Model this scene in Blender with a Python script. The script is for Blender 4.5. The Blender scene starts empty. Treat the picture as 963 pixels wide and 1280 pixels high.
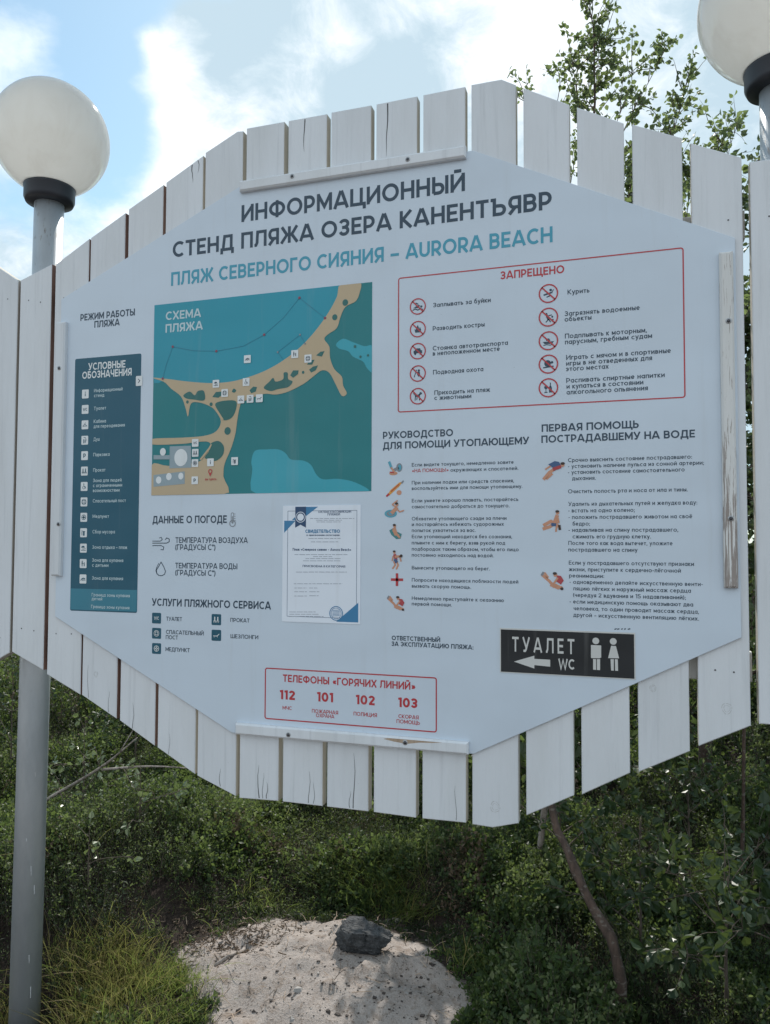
import bpy, math, random
import numpy as np
from mathutils import Vector

random.seed(7)
RNG = np.random.default_rng(7)
scene = bpy.context.scene
COL = scene.collection

# ------------------------------------------------------------------ camera
F_PX, CX, CY = 963.0, 481.5, 640.0            # focal length and centre in photo pixels (963 x 1280)
YAW, PITCH, ROLL = math.radians(17.89), math.radians(2.412), math.radians(0.194)
DIST, EYE = 2.15, 1.6                         # metres from the board plane (y = 0), height of the eye
CAM = np.array([0.0, -DIST, EYE])
_f = np.array([-math.sin(YAW) * math.cos(PITCH), math.cos(YAW) * math.cos(PITCH), math.sin(PITCH)])
_r = np.array([math.cos(YAW), math.sin(YAW), 0.0])
_u = np.cross(_r, _f)
RV = _r * math.cos(ROLL) + _u * math.sin(ROLL)
UV = -_r * math.sin(ROLL) + _u * math.cos(ROLL)
FV = _f
cam_d = bpy.data.cameras.new('camera')
cam_d.sensor_fit = 'VERTICAL'
cam_d.sensor_height = 36.0
cam_d.lens = 36.0 * F_PX / 1280.0
cam_d.clip_start = 0.05
cam_d.clip_end = 2000.0
cam = bpy.data.objects.new('camera', cam_d)
COL.objects.link(cam)
from mathutils import Matrix
cam.matrix_world = Matrix(((RV[0], UV[0], -FV[0], CAM[0]), (RV[1], UV[1], -FV[1], CAM[1]),
                           (RV[2], UV[2], -FV[2], CAM[2]), (0, 0, 0, 1)))
scene.camera = cam

# ------------------------------------------------------------------ sun, sky, exposure
SUN_EL, SUN_AZ = math.radians(43.0), math.radians(-11.8)     # azimuth from +y towards +x
SUN_DIR = np.array([math.sin(SUN_AZ) * math.cos(SUN_EL), math.cos(SUN_AZ) * math.cos(SUN_EL), math.sin(SUN_EL)])
sun_d = bpy.data.lights.new('sun', 'SUN')
sun_d.energy = 3.6
sun_d.angle = math.radians(0.5)
sun_d.color = (1.0, 0.95, 0.87)
sun = bpy.data.objects.new('sun', sun_d)
sun.rotation_euler = Vector(tuple(SUN_DIR)).to_track_quat('Z', 'Y').to_euler()
sun.location = tuple(SUN_DIR * 30)
COL.objects.link(sun)

scene.view_settings.view_transform = 'Standard'
scene.view_settings.look = 'None'
scene.view_settings.gamma = 1.0
scene.view_settings.use_curve_mapping = False
scene.view_settings.exposure = 0.48
scene.cycles.use_denoising = True
scene.cycles.denoiser = 'OPENIMAGEDENOISE'
scene.cycles.denoising_input_passes = 'RGB_ALBEDO_NORMAL'
scene.cycles.denoising_prefilter = 'NONE'
scene.cycles.max_bounces = 8
scene.cycles.transparent_max_bounces = 8


def px_dir(px, py):
    d = RV * ((px - CX) / F_PX) - UV * ((py - CY) / F_PX) + FV
    return d / np.linalg.norm(d)


class NT:
    """small helper for node trees"""
    def __init__(self, tree):
        self.t = tree
        self.t.nodes.clear()

    def n(self, kind, **kw):
        nd = self.t.nodes.new(kind)
        for k, v in kw.items():
            setattr(nd, k, v)
        return nd

    def link(self, a, b):
        self.t.links.new(a, b)

    def set(self, sock, v):
        if hasattr(v, 'is_linked') or hasattr(v, 'links'):
            self.link(v, sock)
        else:
            sock.default_value = v

    def math(self, op, a, b=0.0, c=0.0, clamp=False):
        nd = self.n('ShaderNodeMath', operation=op, use_clamp=clamp)
        for i, v in enumerate((a, b, c)):
            self.set(nd.inputs[i], v)
        return nd.outputs[0]

    def ramp(self, fac, stops):
        nd = self.n('ShaderNodeValToRGB')
        el = nd.color_ramp.elements
        while len(el) < len(stops):
            el.new(0.5)
        for e, (p, c) in zip(el, stops):
            e.position = p
            e.color = (c[0], c[1], c[2], 1) if hasattr(c, '__len__') else (c, c, c, 1)
        self.set(nd.inputs[0], fac)
        return nd.outputs[0]

    def smooth(self, v, a, b):
        nd = self.n('ShaderNodeMapRange', interpolation_type='SMOOTHSTEP')
        self.set(nd.inputs[0], v)
        nd.inputs[1].default_value = a
        nd.inputs[2].default_value = b
        return nd.outputs[0]

    def mix(self, fac, a, b, blend='MIX'):
        nd = self.n('ShaderNodeMix', data_type='RGBA', blend_type=blend)
        self.set(nd.inputs[0], fac)
        for s, v in ((nd.inputs[6], a), (nd.inputs[7], b)):
            self.set(s, (v[0], v[1], v[2], 1) if isinstance(v, (tuple, list)) else v)
        return nd.outputs[2]

    def noise(self, vec, scale, detail=4.0, rough=0.55, dist=0.0):
        nd = self.n('ShaderNodeTexNoise')
        if vec is not None:
            self.link(vec, nd.inputs['Vector'])
        nd.inputs['Scale'].default_value = scale
        nd.inputs['Detail'].default_value = detail
        nd.inputs['Roughness'].default_value = rough
        nd.inputs['Distortion'].default_value = dist
        return nd.outputs[0]

    def mapping(self, vec, scale=(1, 1, 1), loc=(0, 0, 0)):
        nd = self.n('ShaderNodeMapping')
        self.link(vec, nd.inputs[0])
        nd.inputs['Scale'].default_value = scale
        nd.inputs['Location'].default_value = loc
        return nd.outputs[0]

    def bump(self, h, strength=0.3, dist=0.01):
        nd = self.n('ShaderNodeBump')
        nd.inputs['Strength'].default_value = strength
        nd.inputs['Distance'].default_value = dist
        self.link(h, nd.inputs['Height'])
        return nd.outputs[0]


world = bpy.data.worlds.new('World')
scene.world = world
world.use_nodes = True
W = NT(world.node_tree)
sky = W.n('ShaderNodeTexSky')
sky.sky_type = 'NISHITA'
sky.sun_disc = False
sky.sun_elevation = SUN_EL
sky.sun_rotation = SUN_AZ
sky.altitude = 200.0
sky.air_density = 1.0
sky.dust_density = 0.4
sky.ozone_density = 1.6
wtc = W.n('ShaderNodeTexCoord')
gdir = wtc.outputs['Generated']
# direction stretched so that clouds flatten towards the horizon
sep = W.n('ShaderNodeSeparateXYZ')
W.link(gdir, sep.inputs[0])
zz = W.math('ADD', W.math('MAXIMUM', sep.outputs[2], 0.0), 0.42)
comb = W.n('ShaderNodeCombineXYZ')
W.link(W.math('DIVIDE', sep.outputs[0], zz), comb.inputs[0])
W.link(W.math('DIVIDE', sep.outputs[1], zz), comb.inputs[1])
W.link(W.math('MULTIPLY', sep.outputs[2], 0.6), comb.inputs[2])
cvec = comb.outputs[0]
n_big = W.noise(cvec, 2.3, 7.0, 0.58, 0.35)
n_det = W.noise(cvec, 7.0, 8.0, 0.62, 0.2)


def blob(px, py, rad_px):
    """soft lump of cloud round one direction of the sky"""
    d = px_dir(px, py)
    nd = W.n('ShaderNodeVectorMath', operation='DOT_PRODUCT')
    W.link(gdir, nd.inputs[0])
    nd.inputs[1].default_value = tuple(d)
    return W.smooth(nd.outputs['Value'], math.cos(rad_px / F_PX), 1.0)


def total(lst):
    acc = None
    for px, py, r, w in lst:
        v = W.math('MULTIPLY', blob(px, py, r), w)
        acc = v if acc is None else W.math('ADD', acc, v)
    return acc


# where the sky is overcast (more) or open (less)
more = total([(0, 85, 120, .5), (215, 195, 190, .26), (280, 115, 100, .22), (60, 330, 420, .42), (390, 90, 220, .40), (330, 200, 190, .35),
              (600, 60, 420, .75), (850, 120, 420, .75), (222, 32, 60, .34), (165, 75, 46, .30)])
less = total([(120, 25, 300, .80), (170, 115, 110, .22), (110, 150, 100, .22), (255, 20, 110, .35)])
field = W.math('ADD', W.math('ADD', W.math('MULTIPLY', n_big, 0.45), W.math('MULTIPLY', n_det, 0.85)),
               W.math('SUBTRACT', more, less))
# unseen clouds opposite the sun, made thicker and brighter to light the board front
behind = W.smooth(W.math('MULTIPLY', sep.outputs[1], -1.0), 0.0, 0.7)
dens = W.smooth(W.math('MULTIPLY_ADD', behind, 0.22, field), 0.46, 0.90)
# sun-facing lumps are white, the rest of the cloud layer is a thin grey-blue veil
glow = total([(372, 82, 95, 1.1), (610, 15, 140, .7), (450, -15, 80, .45), (245, 105, 85, .45), (215, 185, 140, .42), (150, 270, 170, .45), (0, 85, 120, 1.0),
              (30, 230, 220, .35), (700, 130, 190, .4), (225, 30, 60, .7), (165, 75, 46, .4), (900, 60, 260, .25)])
dimm = total([(312, 55, 70, .5), (405, 165, 90, .45), (285, 15, 100, .45), (505, 95, 130, .45), (320, 25, 110, .45), (430, 160, 90, .25), (870, 150, 120, .25), (40, 300, 100, .1)])
n_sh = W.noise(cvec, 11.0, 10.0, 0.66, 0.4)
lum = W.math('ADD', W.math('MULTIPLY', W.math('SUBTRACT', n_sh, 0.50), 2.8), W.math('MULTIPLY_ADD', behind, 0.62, W.math('SUBTRACT', glow, dimm)))
ccol = W.ramp(lum, [(0.0, (4.3, 5.5, 6.3)), (0.28, (5.0, 6.1, 6.8)), (0.60, (6.3, 7.1, 7.7)), (1.0, (8.2, 8.7, 9.1))])
skyc = W.mix(1.0, sky.outputs[0], (1.08, 1.28, 1.17), 'MULTIPLY')
skyc = W.mix(0.22, skyc, (5.6, 7.2, 7.9))
wcol = W.mix(dens, skyc, ccol)
bg = W.n('ShaderNodeBackground')
W.link(wcol, bg.inputs[0])
bg.inputs[1].default_value = 0.1
wo = W.n('ShaderNodeOutputWorld')
W.link(bg.outputs[0], wo.inputs[0])


# ------------------------------------------------------------------ geometry helpers
def on_plane(px, py, y=0.0):
    """the point of the vertical plane y that the photo shows at a pixel"""
    d = px_dir(px, py)
    t = (y + DIST) / d[1]
    return CAM + d * t


def on_level(px, py, z=0.0):
    d = px_dir(px, py)
    t = (z - EYE) / d[2]
    return CAM + d * t


def lin(c):
    return tuple(((v / 255.0) / 12.92 if v / 255.0 <= 0.04045 else ((v / 255.0 + 0.055) / 1.055) ** 2.4) for v in c)


class MB:
    """collects faces of several materials and links them as one mesh object"""
    def __init__(self):
        self.v, self.f, self.m, self.s = [], [], [], []

    def add(self, verts, faces, mat=0, smooth=False):
        o = len(self.v)
        self.v.extend([tuple(map(float, p)) for p in verts])
        for f in faces:
            self.f.append(tuple(i + o for i in f))
            self.m.append(mat)
            self.s.append(smooth)

    def box(self, a, b, mat=0):
        x0, y0, z0 = a
        x1, y1, z1 = b
        self.add([(x0, y0, z0), (x1, y0, z0), (x1, y1, z0), (x0, y1, z0), (x0, y0, z1), (x1, y0, z1), (x1, y1, z1), (x0, y1, z1)],
                 [(0, 3, 2, 1), (4, 5, 6, 7), (0, 1, 5, 4), (1, 2, 6, 5), (2, 3, 7, 6), (3, 0, 4, 7)], mat)

    def prism(self, poly, y0, y1, mat=0, side=None, bevel=0.0, back=None):
        """outline in (x, z), counter-clockwise seen from -y, from y0 (front) to y1 (back)"""
        n = len(poly)
        sm = mat if side is None else side
        o = len(self.v)
        if bevel:
            P = np.array(poly, float)
            c = []
            for i in range(n):
                a, p, q = P[i - 1], P[i], P[(i + 1) % n]
                e1 = (p - a) / (np.linalg.norm(p - a) + 1e-9)
                e2 = (q - p) / (np.linalg.norm(q - p) + 1e-9)
                n1, n2 = np.array([-e1[1], e1[0]]), np.array([-e2[1], e2[0]])
                b = n1 + n2
                b /= max(0.35, np.dot(b, n1))
                c.append(p + b * bevel)
            rings = [(c, y0), (P, y0 + bevel), (P, y1)]
        else:
            rings = [(poly, y0), (poly, y1)]
        for r, y in rings:
            self.v.extend([(float(p[0]), float(y), float(p[1])) for p in r])
        self.f.append(tuple(o + i for i in range(n)))
        self.m.append(mat)
        self.s.append(False)
        for k in range(len(rings) - 1):
            for i in range(n):
                j = (i + 1) % n
                self.f.append((o + k * n + i, o + (k + 1) * n + i, o + (k + 1) * n + j, o + k * n + j))
                mm = sm
                if isinstance(sm, (list, tuple)):
                    mm = sm[i]
                self.m.append(mat if (bevel and k == 0) else mm)
                self.s.append(False)
        k = len(rings) - 1
        self.f.append(tuple(o + k * n + i for i in reversed(range(n))))
        self.m.append(mat if back is None else back)
        self.s.append(False)

    def tube(self, pts, radii, seg=10, mat=0, cap=True):
        pts = [np.array(p, float) for p in pts]
        if not hasattr(radii, '__len__'):
            radii = [radii] * len(pts)
        o = len(self.v)
        ref = np.array([0.31, 0.95, 0.05])
        for i, p in enumerate(pts):
            t = pts[min(i + 1, len(pts) - 1)] - pts[max(i - 1, 0)]
            t /= np.linalg.norm(t) + 1e-9
            a = np.cross(t, ref)
            if np.linalg.norm(a) < 1e-3:
                a = np.cross(t, np.array([1.0, 0, 0]))
            a /= np.linalg.norm(a)
            b = np.cross(t, a)
            for k in range(seg):
                th = 2 * math.pi * k / seg
                self.v.append(tuple(p + radii[i] * (math.cos(th) * a + math.sin(th) * b)))
        for i in range(len(pts) - 1):
            for k in range(seg):
                k2 = (k + 1) % seg
                self.f.append((o + i * seg + k, o + i * seg + k2, o + (i + 1) * seg + k2, o + (i + 1) * seg + k))
                self.m.append(mat)
                self.s.append(True)
        if cap:
            for i, rev in ((0, False), (len(pts) - 1, True)):
                q = [o + i * seg + k for k in range(seg)]
                self.f.append(tuple(reversed(q)) if not rev else tuple(q))
                self.m.append(mat)
                self.s.append(False)

    def lathe(self, prof, c, seg=48, mat=0, axis=(0, 0, 1), smooth=True):
        """profile of (radius, height) turned about an axis through c"""
        w = np.array(axis, float)
        w /= np.linalg.norm(w)
        a = np.cross(w, np.array([0.0, 1, 0.001]))
        a /= np.linalg.norm(a)
        b = np.cross(w, a)
        o = len(self.v)
        for r, h in prof:
            for k in range(seg):
                th = 2 * math.pi * k / seg
                self.v.append(tuple(np.array(c) + w * h + r * (math.cos(th) * a + math.sin(th) * b)))
        for i in range(len(prof) - 1):
            for k in range(seg):
                k2 = (k + 1) % seg
                self.f.append((o + i * seg + k, o + i * seg + k2, o + (i + 1) * seg + k2, o + (i + 1) * seg + k))
                self.m.append(mat)
                self.s.append(smooth)

    def build(self, name, mats, parent=None, org=(0, 0, 0)):
        me = bpy.data.meshes.new(name)
        off = np.array(org, float)
        me.from_pydata([tuple(np.array(p) - off) for p in self.v], [], self.f)
        if not isinstance(mats, (list, tuple)):
            mats = [mats]
        for m in mats:
            me.materials.append(m)
        me.polygons.foreach_set('material_index', self.m)
        me.polygons.foreach_set('use_smooth', self.s)
        me.update()
        o = bpy.data.objects.new(name, me)
        COL.objects.link(o)
        if parent is not None:
            o.parent = parent
        else:
            o.location = tuple(off)
        return o


def np_mesh(name, verts, faces, mats, mat_idx=None, smooth=False, parent=None, attr=None, attr_domain='FACE'):
    """mesh from numpy arrays, faces (n, k)"""
    me = bpy.data.meshes.new(name)
    nv, nf, k = len(verts), len(faces), faces.shape[1]
    me.vertices.add(nv)
    me.vertices.foreach_set('co', np.ascontiguousarray(verts, dtype=np.float32).ravel())
    me.loops.add(nf * k)
    me.loops.foreach_set('vertex_index', np.ascontiguousarray(faces, dtype=np.int32).ravel())
    me.polygons.add(nf)
    me.polygons.foreach_set('loop_start', np.arange(0, nf * k, k, dtype=np.int32))
    for m in (mats if isinstance(mats, (list, tuple)) else [mats]):
        me.materials.append(m)
    if mat_idx is not None:
        me.polygons.foreach_set('material_index', np.ascontiguousarray(mat_idx, dtype=np.int32))
    me.polygons.foreach_set('use_smooth', np.full(nf, smooth, dtype=bool))
    me.update(calc_edges=True)
    for nm, arr in (attr or {}).items():
        at = me.attributes.new(nm, 'FLOAT', attr_domain)
        at.data.foreach_set('value', np.ascontiguousarray(arr, dtype=np.float32))
    o = bpy.data.objects.new(name, me)
    COL.objects.link(o)
    if parent is not None:
        o.parent = parent
    return o


def tag(o, label=None, cat=None, group=None, kind=None):
    for k, v in (('label', label), ('category', cat), ('group', group), ('kind', kind)):
        if v:
            o[k] = v
    return o


def empty(name, loc, label, cat, group=None):
    o = bpy.data.objects.new(name, None)
    o.empty_display_size = 0.1
    o.location = tuple(float(v) for v in loc)
    COL.objects.link(o)
    return tag(o, label, cat, group)


# ------------------------------------------------------------------ materials
def pbr(name, col, rough=0.5, metal=0.0, spec=0.5, **kw):
    m = bpy.data.materials.new(name)
    m.use_nodes = True
    b = m.node_tree.nodes['Principled BSDF']
    b.inputs['Base Color'].default_value = (col[0], col[1], col[2], 1)
    b.inputs['Roughness'].default_value = rough
    b.inputs['Metallic'].default_value = metal
    b.inputs['Specular IOR Level'].default_value = spec
    return m


def node_mat(name):
    m = bpy.data.materials.new(name)
    m.use_nodes = True
    t = NT(m.node_tree)
    b = t.n('ShaderNodeBsdfPrincipled')
    o = t.n('ShaderNodeOutputMaterial')
    t.link(b.outputs[0], o.inputs[0])
    return m, t, b, o


def painted_wood(name, white=(.735, .76, .795), peel=0.0, seed=0.0):
    m, t, b, o = node_mat(name)
    tc = t.n('ShaderNodeTexCoord').outputs['Object']
    grain = t.noise(t.mapping(tc, (55, 55, 2.2), (seed, 0, seed)), 1.0, 6.0, 0.6, 0.3)
    dirt = t.noise(t.mapping(tc, (6, 6, 1.3), (seed, 3, 0)), 1.0, 5.0, 0.6)
    speck = t.noise(t.mapping(tc, (150, 150, 45), (0, seed, 0)), 1.0, 3.0, 0.7)
    c = t.mix(t.smooth(dirt, 0.35, 0.75), white, tuple(v * k for v, k in zip(white, (.90, .895, .88))))
    c = t.mix(t.math('MULTIPLY', t.smooth(grain, 0.50, 0.78), 0.6), c, tuple(v * .76 for v in white))
    c = t.mix(t.math('MULTIPLY', t.smooth(speck, 0.735, 0.76), 0.7), c, (.20, .15, .12))
    if peel:
        pn = t.noise(t.mapping(tc, (190, 190, 9), (seed, 0, 0)), 1.0, 6.0, 0.68, 0.5)
        sp = t.n('ShaderNodeSeparateXYZ')
        t.link(tc, sp.inputs[0])
        low = t.smooth(sp.outputs[2], 1.05, 0.25)
        thr = t.math('ADD', pn, t.math('MULTIPLY_ADD', low, 0.20 * peel, 0.045))
        c = t.mix(t.math('MULTIPLY', t.smooth(thr, 0.62, 0.67), .85), c, (.25, .20, .175))
    t.link(c, b.inputs['Base Color'])
    b.inputs['Roughness'].default_value = 0.5
    b.inputs['Specular IOR Level'].default_value = 0.35
    t.link(t.bump(grain, 0.55, 0.005), b.inputs['Normal'])
    return m


M = {}
M['paint'] = painted_wood('white_paint')
M['paint_low'] = painted_wood('white_paint_worn', (.71, .735, .77), seed=4.0)
M['paint_peel'] = painted_wood('peeling_paint', (.72, .72, .71), 1.0, 2.0)
M['batten'] = painted_wood('batten_paint', (.75, .775, .81), seed=7.0)


def bare_wood(name, a, b_):
    m, t, b, o = node_mat(name)
    tc = t.n('ShaderNodeTexCoord').outputs['Object']
    g = t.noise(t.mapping(tc, (70, 70, 4)), 1.0, 6.0, 0.65, 0.4)
    t.link(t.ramp(g, [(0.3, a), (0.75, b_)]), b.inputs['Base Color'])
    b.inputs['Roughness'].default_value = 0.8
    t.link(t.bump(g, 0.4, 0.004), b.inputs['Normal'])
    return m


M['edge_brown'] = bare_wood('reddish_edge', (.13, .075, .06), (.33, .21, .17))
M['edge_white'] = bare_wood('cream_edge', (.42, .39, .33), (.62, .59, .53))
M['crack'] = pbr('crack', (.085, .085, .09), 0.9)
M['knot'] = pbr('knot_ring', (.40, .39, .37), .7)
M['bare'] = bare_wood('bare_patch', (.34, .24, .17), (.52, .40, .30))
M['rail'] = bare_wood('rail_wood', (.50, .49, .47), (.66, .65, .63))
M['screw'] = pbr('screw_steel', (.10, .10, .11), 0.45, 0.8)


def printed(name, col, rough=0.38, spec=0.45):
    m, t, b, o = node_mat(name)
    tc = t.n('ShaderNodeTexCoord').outputs['Object']
    d = t.noise(t.mapping(tc, (3.1, 3.1, 2.2)), 1.0, 5.0, 0.6)
    c = t.mix(t.smooth(d, 0.4, 0.8), col, tuple(v * .93 + .012 for v in col))
    st = t.noise(t.mapping(tc, (30, 30, 1.6)), 1.0, 5.0, 0.6, 0.2)
    c = t.mix(t.math('MULTIPLY', t.smooth(st, 0.56, 0.75), .10), c, (.42, .42, .40))
    sk = t.noise(t.mapping(tc, (95, 95, 95)), 1.0, 3.0, 0.6)
    c = t.mix(t.math('MULTIPLY', t.smooth(sk, 0.755, 0.775), .6), c, (.16, .14, .12))
    t.link(c, b.inputs['Base Color'])
    r = t.noise(t.mapping(tc, (9, 9, 6)), 1.0, 4.0, 0.6)
    t.link(t.math('MULTIPLY_ADD', r, 0.18, rough - 0.09), b.inputs['Roughness'])
    wv = t.noise(t.mapping(tc, (2.2, 2.2, 3.0)), 1.0, 2.0, 0.5)
    t.link(t.bump(wv, 0.5, 0.03), b.inputs['Normal'])
    b.inputs['Specular IOR Level'].default_value = spec
    return m


INK = {
    'sheet': (.62, .70, .79), 'navy': (.030, .060, .095), 'teal': (.065, .34, .47), 'red': (.50, .045, .055),
    'legend': (.014, .10, .155), 'legend_strip': (.045, .22, .30), 'white': (.76, .79, .80), 'pale': (.55, .68, .72),
    'map_land': (.012, .205, .225), 'map_water': (.024, .31, .41), 'map_sand': (.54, .42, .27), 'map_lake': (.045, .38, .47),
    'map_pave': (.30, .38, .42), 'map_green': (.03, .15, .14), 'route': (.03, .20, .30), 'buoy': (.25, .06, .10),
    'black': (.016, .018, .021), 'sticker': (.62, .62, .60), 'paper': (.80, .85, .93), 'cert_blue': (.05, .22, .42), 'cert_navy': (.025, .07, .16),
    'fine': (.22, .25, .31), 'grey': (.25, .27, .30), 'skin': (.62, .30, .19), 'orange': (.72, .33, .06), 'wave': (.10, .38, .50),
    'shirt': (.45, .06, .07), 'shorts': (.06, .12, .25), 'mat': (.06, .25, .26), 'hair': (.05, .03, .025), 'dark': (.06, .07, .08)}
for k, c in list(INK.items()):
    M['ink_' + k] = printed('print_' + k, c)

# ------------------------------------------------------------------ the white picket fence
def ux(v):
    return v * DIST


def uz(v):
    return EYE + v * DIST


PLANKS = [  # x0, x1, top-left, top-right, bottom-left, bottom-right in board units (multiples of DIST)
    (-1.226, -1.165, .583, .555, -.323, -.300), (-1.156, -1.095, .552, .522, -.296, -.268), (-1.086, -1.026, .517, .486, -.262, -.236),
    (-1.018, -.956, .470, .430, -.208, -.176), (-.951, -.889, .430, .450, -.174, -.200), (-.8815, -.8175, .449, .483, -.206, -.234),
    (-.8145, -.7505, .484, .516, -.234, -.266), (-.7445, -.6825, .521, .551, -.268, -.301), (-.6775, -.6135, .554, .586, -.303, -.336),
    (-.6095, -.5465, .590, .615, -.338, -.361), (-.5405, -.4795, .616, .616, -.363, -.361), (-.4725, -.4125, .616, .616, -.361, -.361),
    (-.4055, -.3455, .617, .617, -.361, -.361), (-.3375, -.2785, .617, .618, -.361, -.362), (-.2695, -.2110, .618, .619, -.362, -.361),
    (-.2025, -.1430, .620, .609, -.362, -.354), (-.1330, -.0740, .603, .570, -.343, -.312), (-.0645, -.0070, .565, .534, -.310, -.278),
    (.0030, .0615, .531, .504, -.276, -.246), (.0715, .1285, .496, .469, -.239, -.211), (.1375, .1965, .462, .462, -.208, -.208),
    (.2055, .2645, .472, .500, -.214, -.240), (.2735, .3325, .505, .535, -.244, -.272)]
TH = 0.034


def picket(mb, p, i):
    x0, x1, tl, tr, bl, br = p
    X0, X1 = ux(x0), ux(x1)
    poly = [(X0, uz(bl)), (X1, uz(br)), (X1, uz(tr)), (X0, uz(tl))]
    if i == 15:      # the plank at the corner of the outline: flat, then sloping
        xm, xn = ux(-.162), ux(-.176)
        poly = [(X0, uz(-.362)), (xn, uz(-.363)), (X1, uz(-.354)), (X1, uz(.609)), (xm, uz(.620)), (X0, uz(.620))]
    elif i == 9:
        xm = ux(-.556)
        poly = [(X0, uz(bl)), (X1, uz(br)), (X1, uz(.613)), (xm, uz(.614)), (X0, uz(tl))]
    side = 1 if (4 <= i <= 7) else 2
    mb.prism(poly, 0.0, TH, 0, side, bevel=0.0022, back=0)
    rg = random.Random(i * 13 + 5)
    # drying cracks, most of them starting at a sawn end

    def crack(x, z0, z1, w):
        n = 6
        L, R_ = [], []
        for k in range(n + 1):
            f = k / n
            ww = w * (1 - f) ** 0.7 + 0.0002
            xx = x + 0.0025 * math.sin(5 * f + x * 90) + rg.uniform(-.0008, .0008)
            zz = z0 + (z1 - z0) * f
            L.append((xx - ww, -0.0004, zz))
            R_.append((xx + ww, -0.0004, zz))
        for k in range(n):
            mb.add([L[k], R_[k], R_[k + 1], L[k + 1]], [(0, 1, 2, 3) if z1 > z0 else (3, 2, 1, 0)], 3)
    special = {11: [(.42, 1, .17, .0016)], 13: [(.27, 1, .27, .0018)], 8: [(.72, 1, .10, .0016), (.88, 1, .07, .001)],
               10: [(.5, 0, .10, .0013), (.72, 0, .05, .001)], 12: [(.66, 0, .16, .0012)]}
    lst = list(special.get(i, []))
    if i < 15:
        for _ in range(rg.choice([0, 1, 1, 2])):
            lst.append((rg.uniform(.15, .9), 0, rg.uniform(.03, .11), rg.uniform(.0004, .0008)))
    for fx, top, ln, w in lst:
        x = X0 + (X1 - X0) * fx
        zt = uz(tl + (tr - tl) * fx) - 0.005
        zb = uz(bl + (br - bl) * fx) + 0.005
        crack(x, zt if top else zb, (zt - ln * .6) if top else (zb + ln), w)
    knots = {15: (.5, .055, .013), 19: (.55, .10, .012), 17: (.42, .30, .010), 12: (.6, .2, .007), 6: (.4, .14, .008), 18: (.3, .22, .008)}
    if i in knots:
        fx, dz, rk = knots[i]
        cx, cz = X0 + (X1 - X0) * fx, uz(min(bl, br)) + dz
        for rr, ww in ((rk, .0007), (rk * .62, .0005)):
            n = 22
            vv = []
            for q in range(n):
                a = 2 * math.pi * q / n
                wob = 1 + .08 * math.sin(3 * a + i)
                vv += [(cx + (rr - ww) * wob * math.cos(a), -.0004, cz + (rr - ww) * 1.15 * wob * math.sin(a)), (cx + rr * wob * math.cos(a), -.0004, cz + rr * 1.15 * wob * math.sin(a))]
            mb.add(vv, [(2 * q, 2 * q + 1, (2 * q + 3) % (2 * n), (2 * q + 2) % (2 * n)) for q in range(n) if (q + i) % 5], 5)
    for rz in RAILS:                                     # nail heads over both rails
        for fx in (.3, .7):
            x, z = X0 + (X1 - X0) * (fx + rg.uniform(-.06, .06)), rz + rg.uniform(-.02, .02)
            r = 0.0024
            mb.add([(x + r * math.cos(a * math.pi / 4), -0.0006, z + r * math.sin(a * math.pi / 4)) for a in range(8)],
                   [tuple(range(8))], 4)


RAILS = (uz(.393), uz(-.145))
FENCES = [('white picket fence behind the big information board, its top and bottom edges cut slanting', 4, 20, (-.951, .135)),
          ('narrow cut-off fence piece of white pickets left of the board behind the grey lamp post', 0, 4, (-1.226, -.956)),
          ('sliver of white picket fence at the right edge beside the peeling batten', 20, 23, (.1375, .3325))]
for lab, a, b, (fx0, fx1) in FENCES:
    org = (ux((fx0 + fx1) / 2), 0, 0)
    root = empty('picket_fence', org, lab, 'fence', 'white picket fence sections')
    for i in range(a, b):
        mb = MB()
        picket(mb, PLANKS[i], i)
        mb.build('picket', [M['paint'] if i % 3 else M['paint_low'], M['edge_brown'], M['edge_white'], M['crack'], M['screw'], M['knot']], root, org)
    for rz in RAILS:
        mb = MB()
        e0, e1 = ux(fx0) + .004, ux(fx1) - .004
        mb.prism([(e0, rz - .038), (e1, rz - .038), (e1, rz + .038), (e0, rz + .038)], TH + .001, TH + .031, 0, bevel=.003)
        mb.build('rail', M['rail'], root, org)


# ------------------------------------------------------------------ flat lettering
FONT_CACHE = {}


def arc(cx, cy, rx, ry, a0, a1, n=14):
    return [(cx + rx * math.cos(math.radians(a0 + (a1 - a0) * k / n)), cy + ry * math.sin(math.radians(a0 + (a1 - a0) * k / n))) for k in range(n + 1)]


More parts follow.
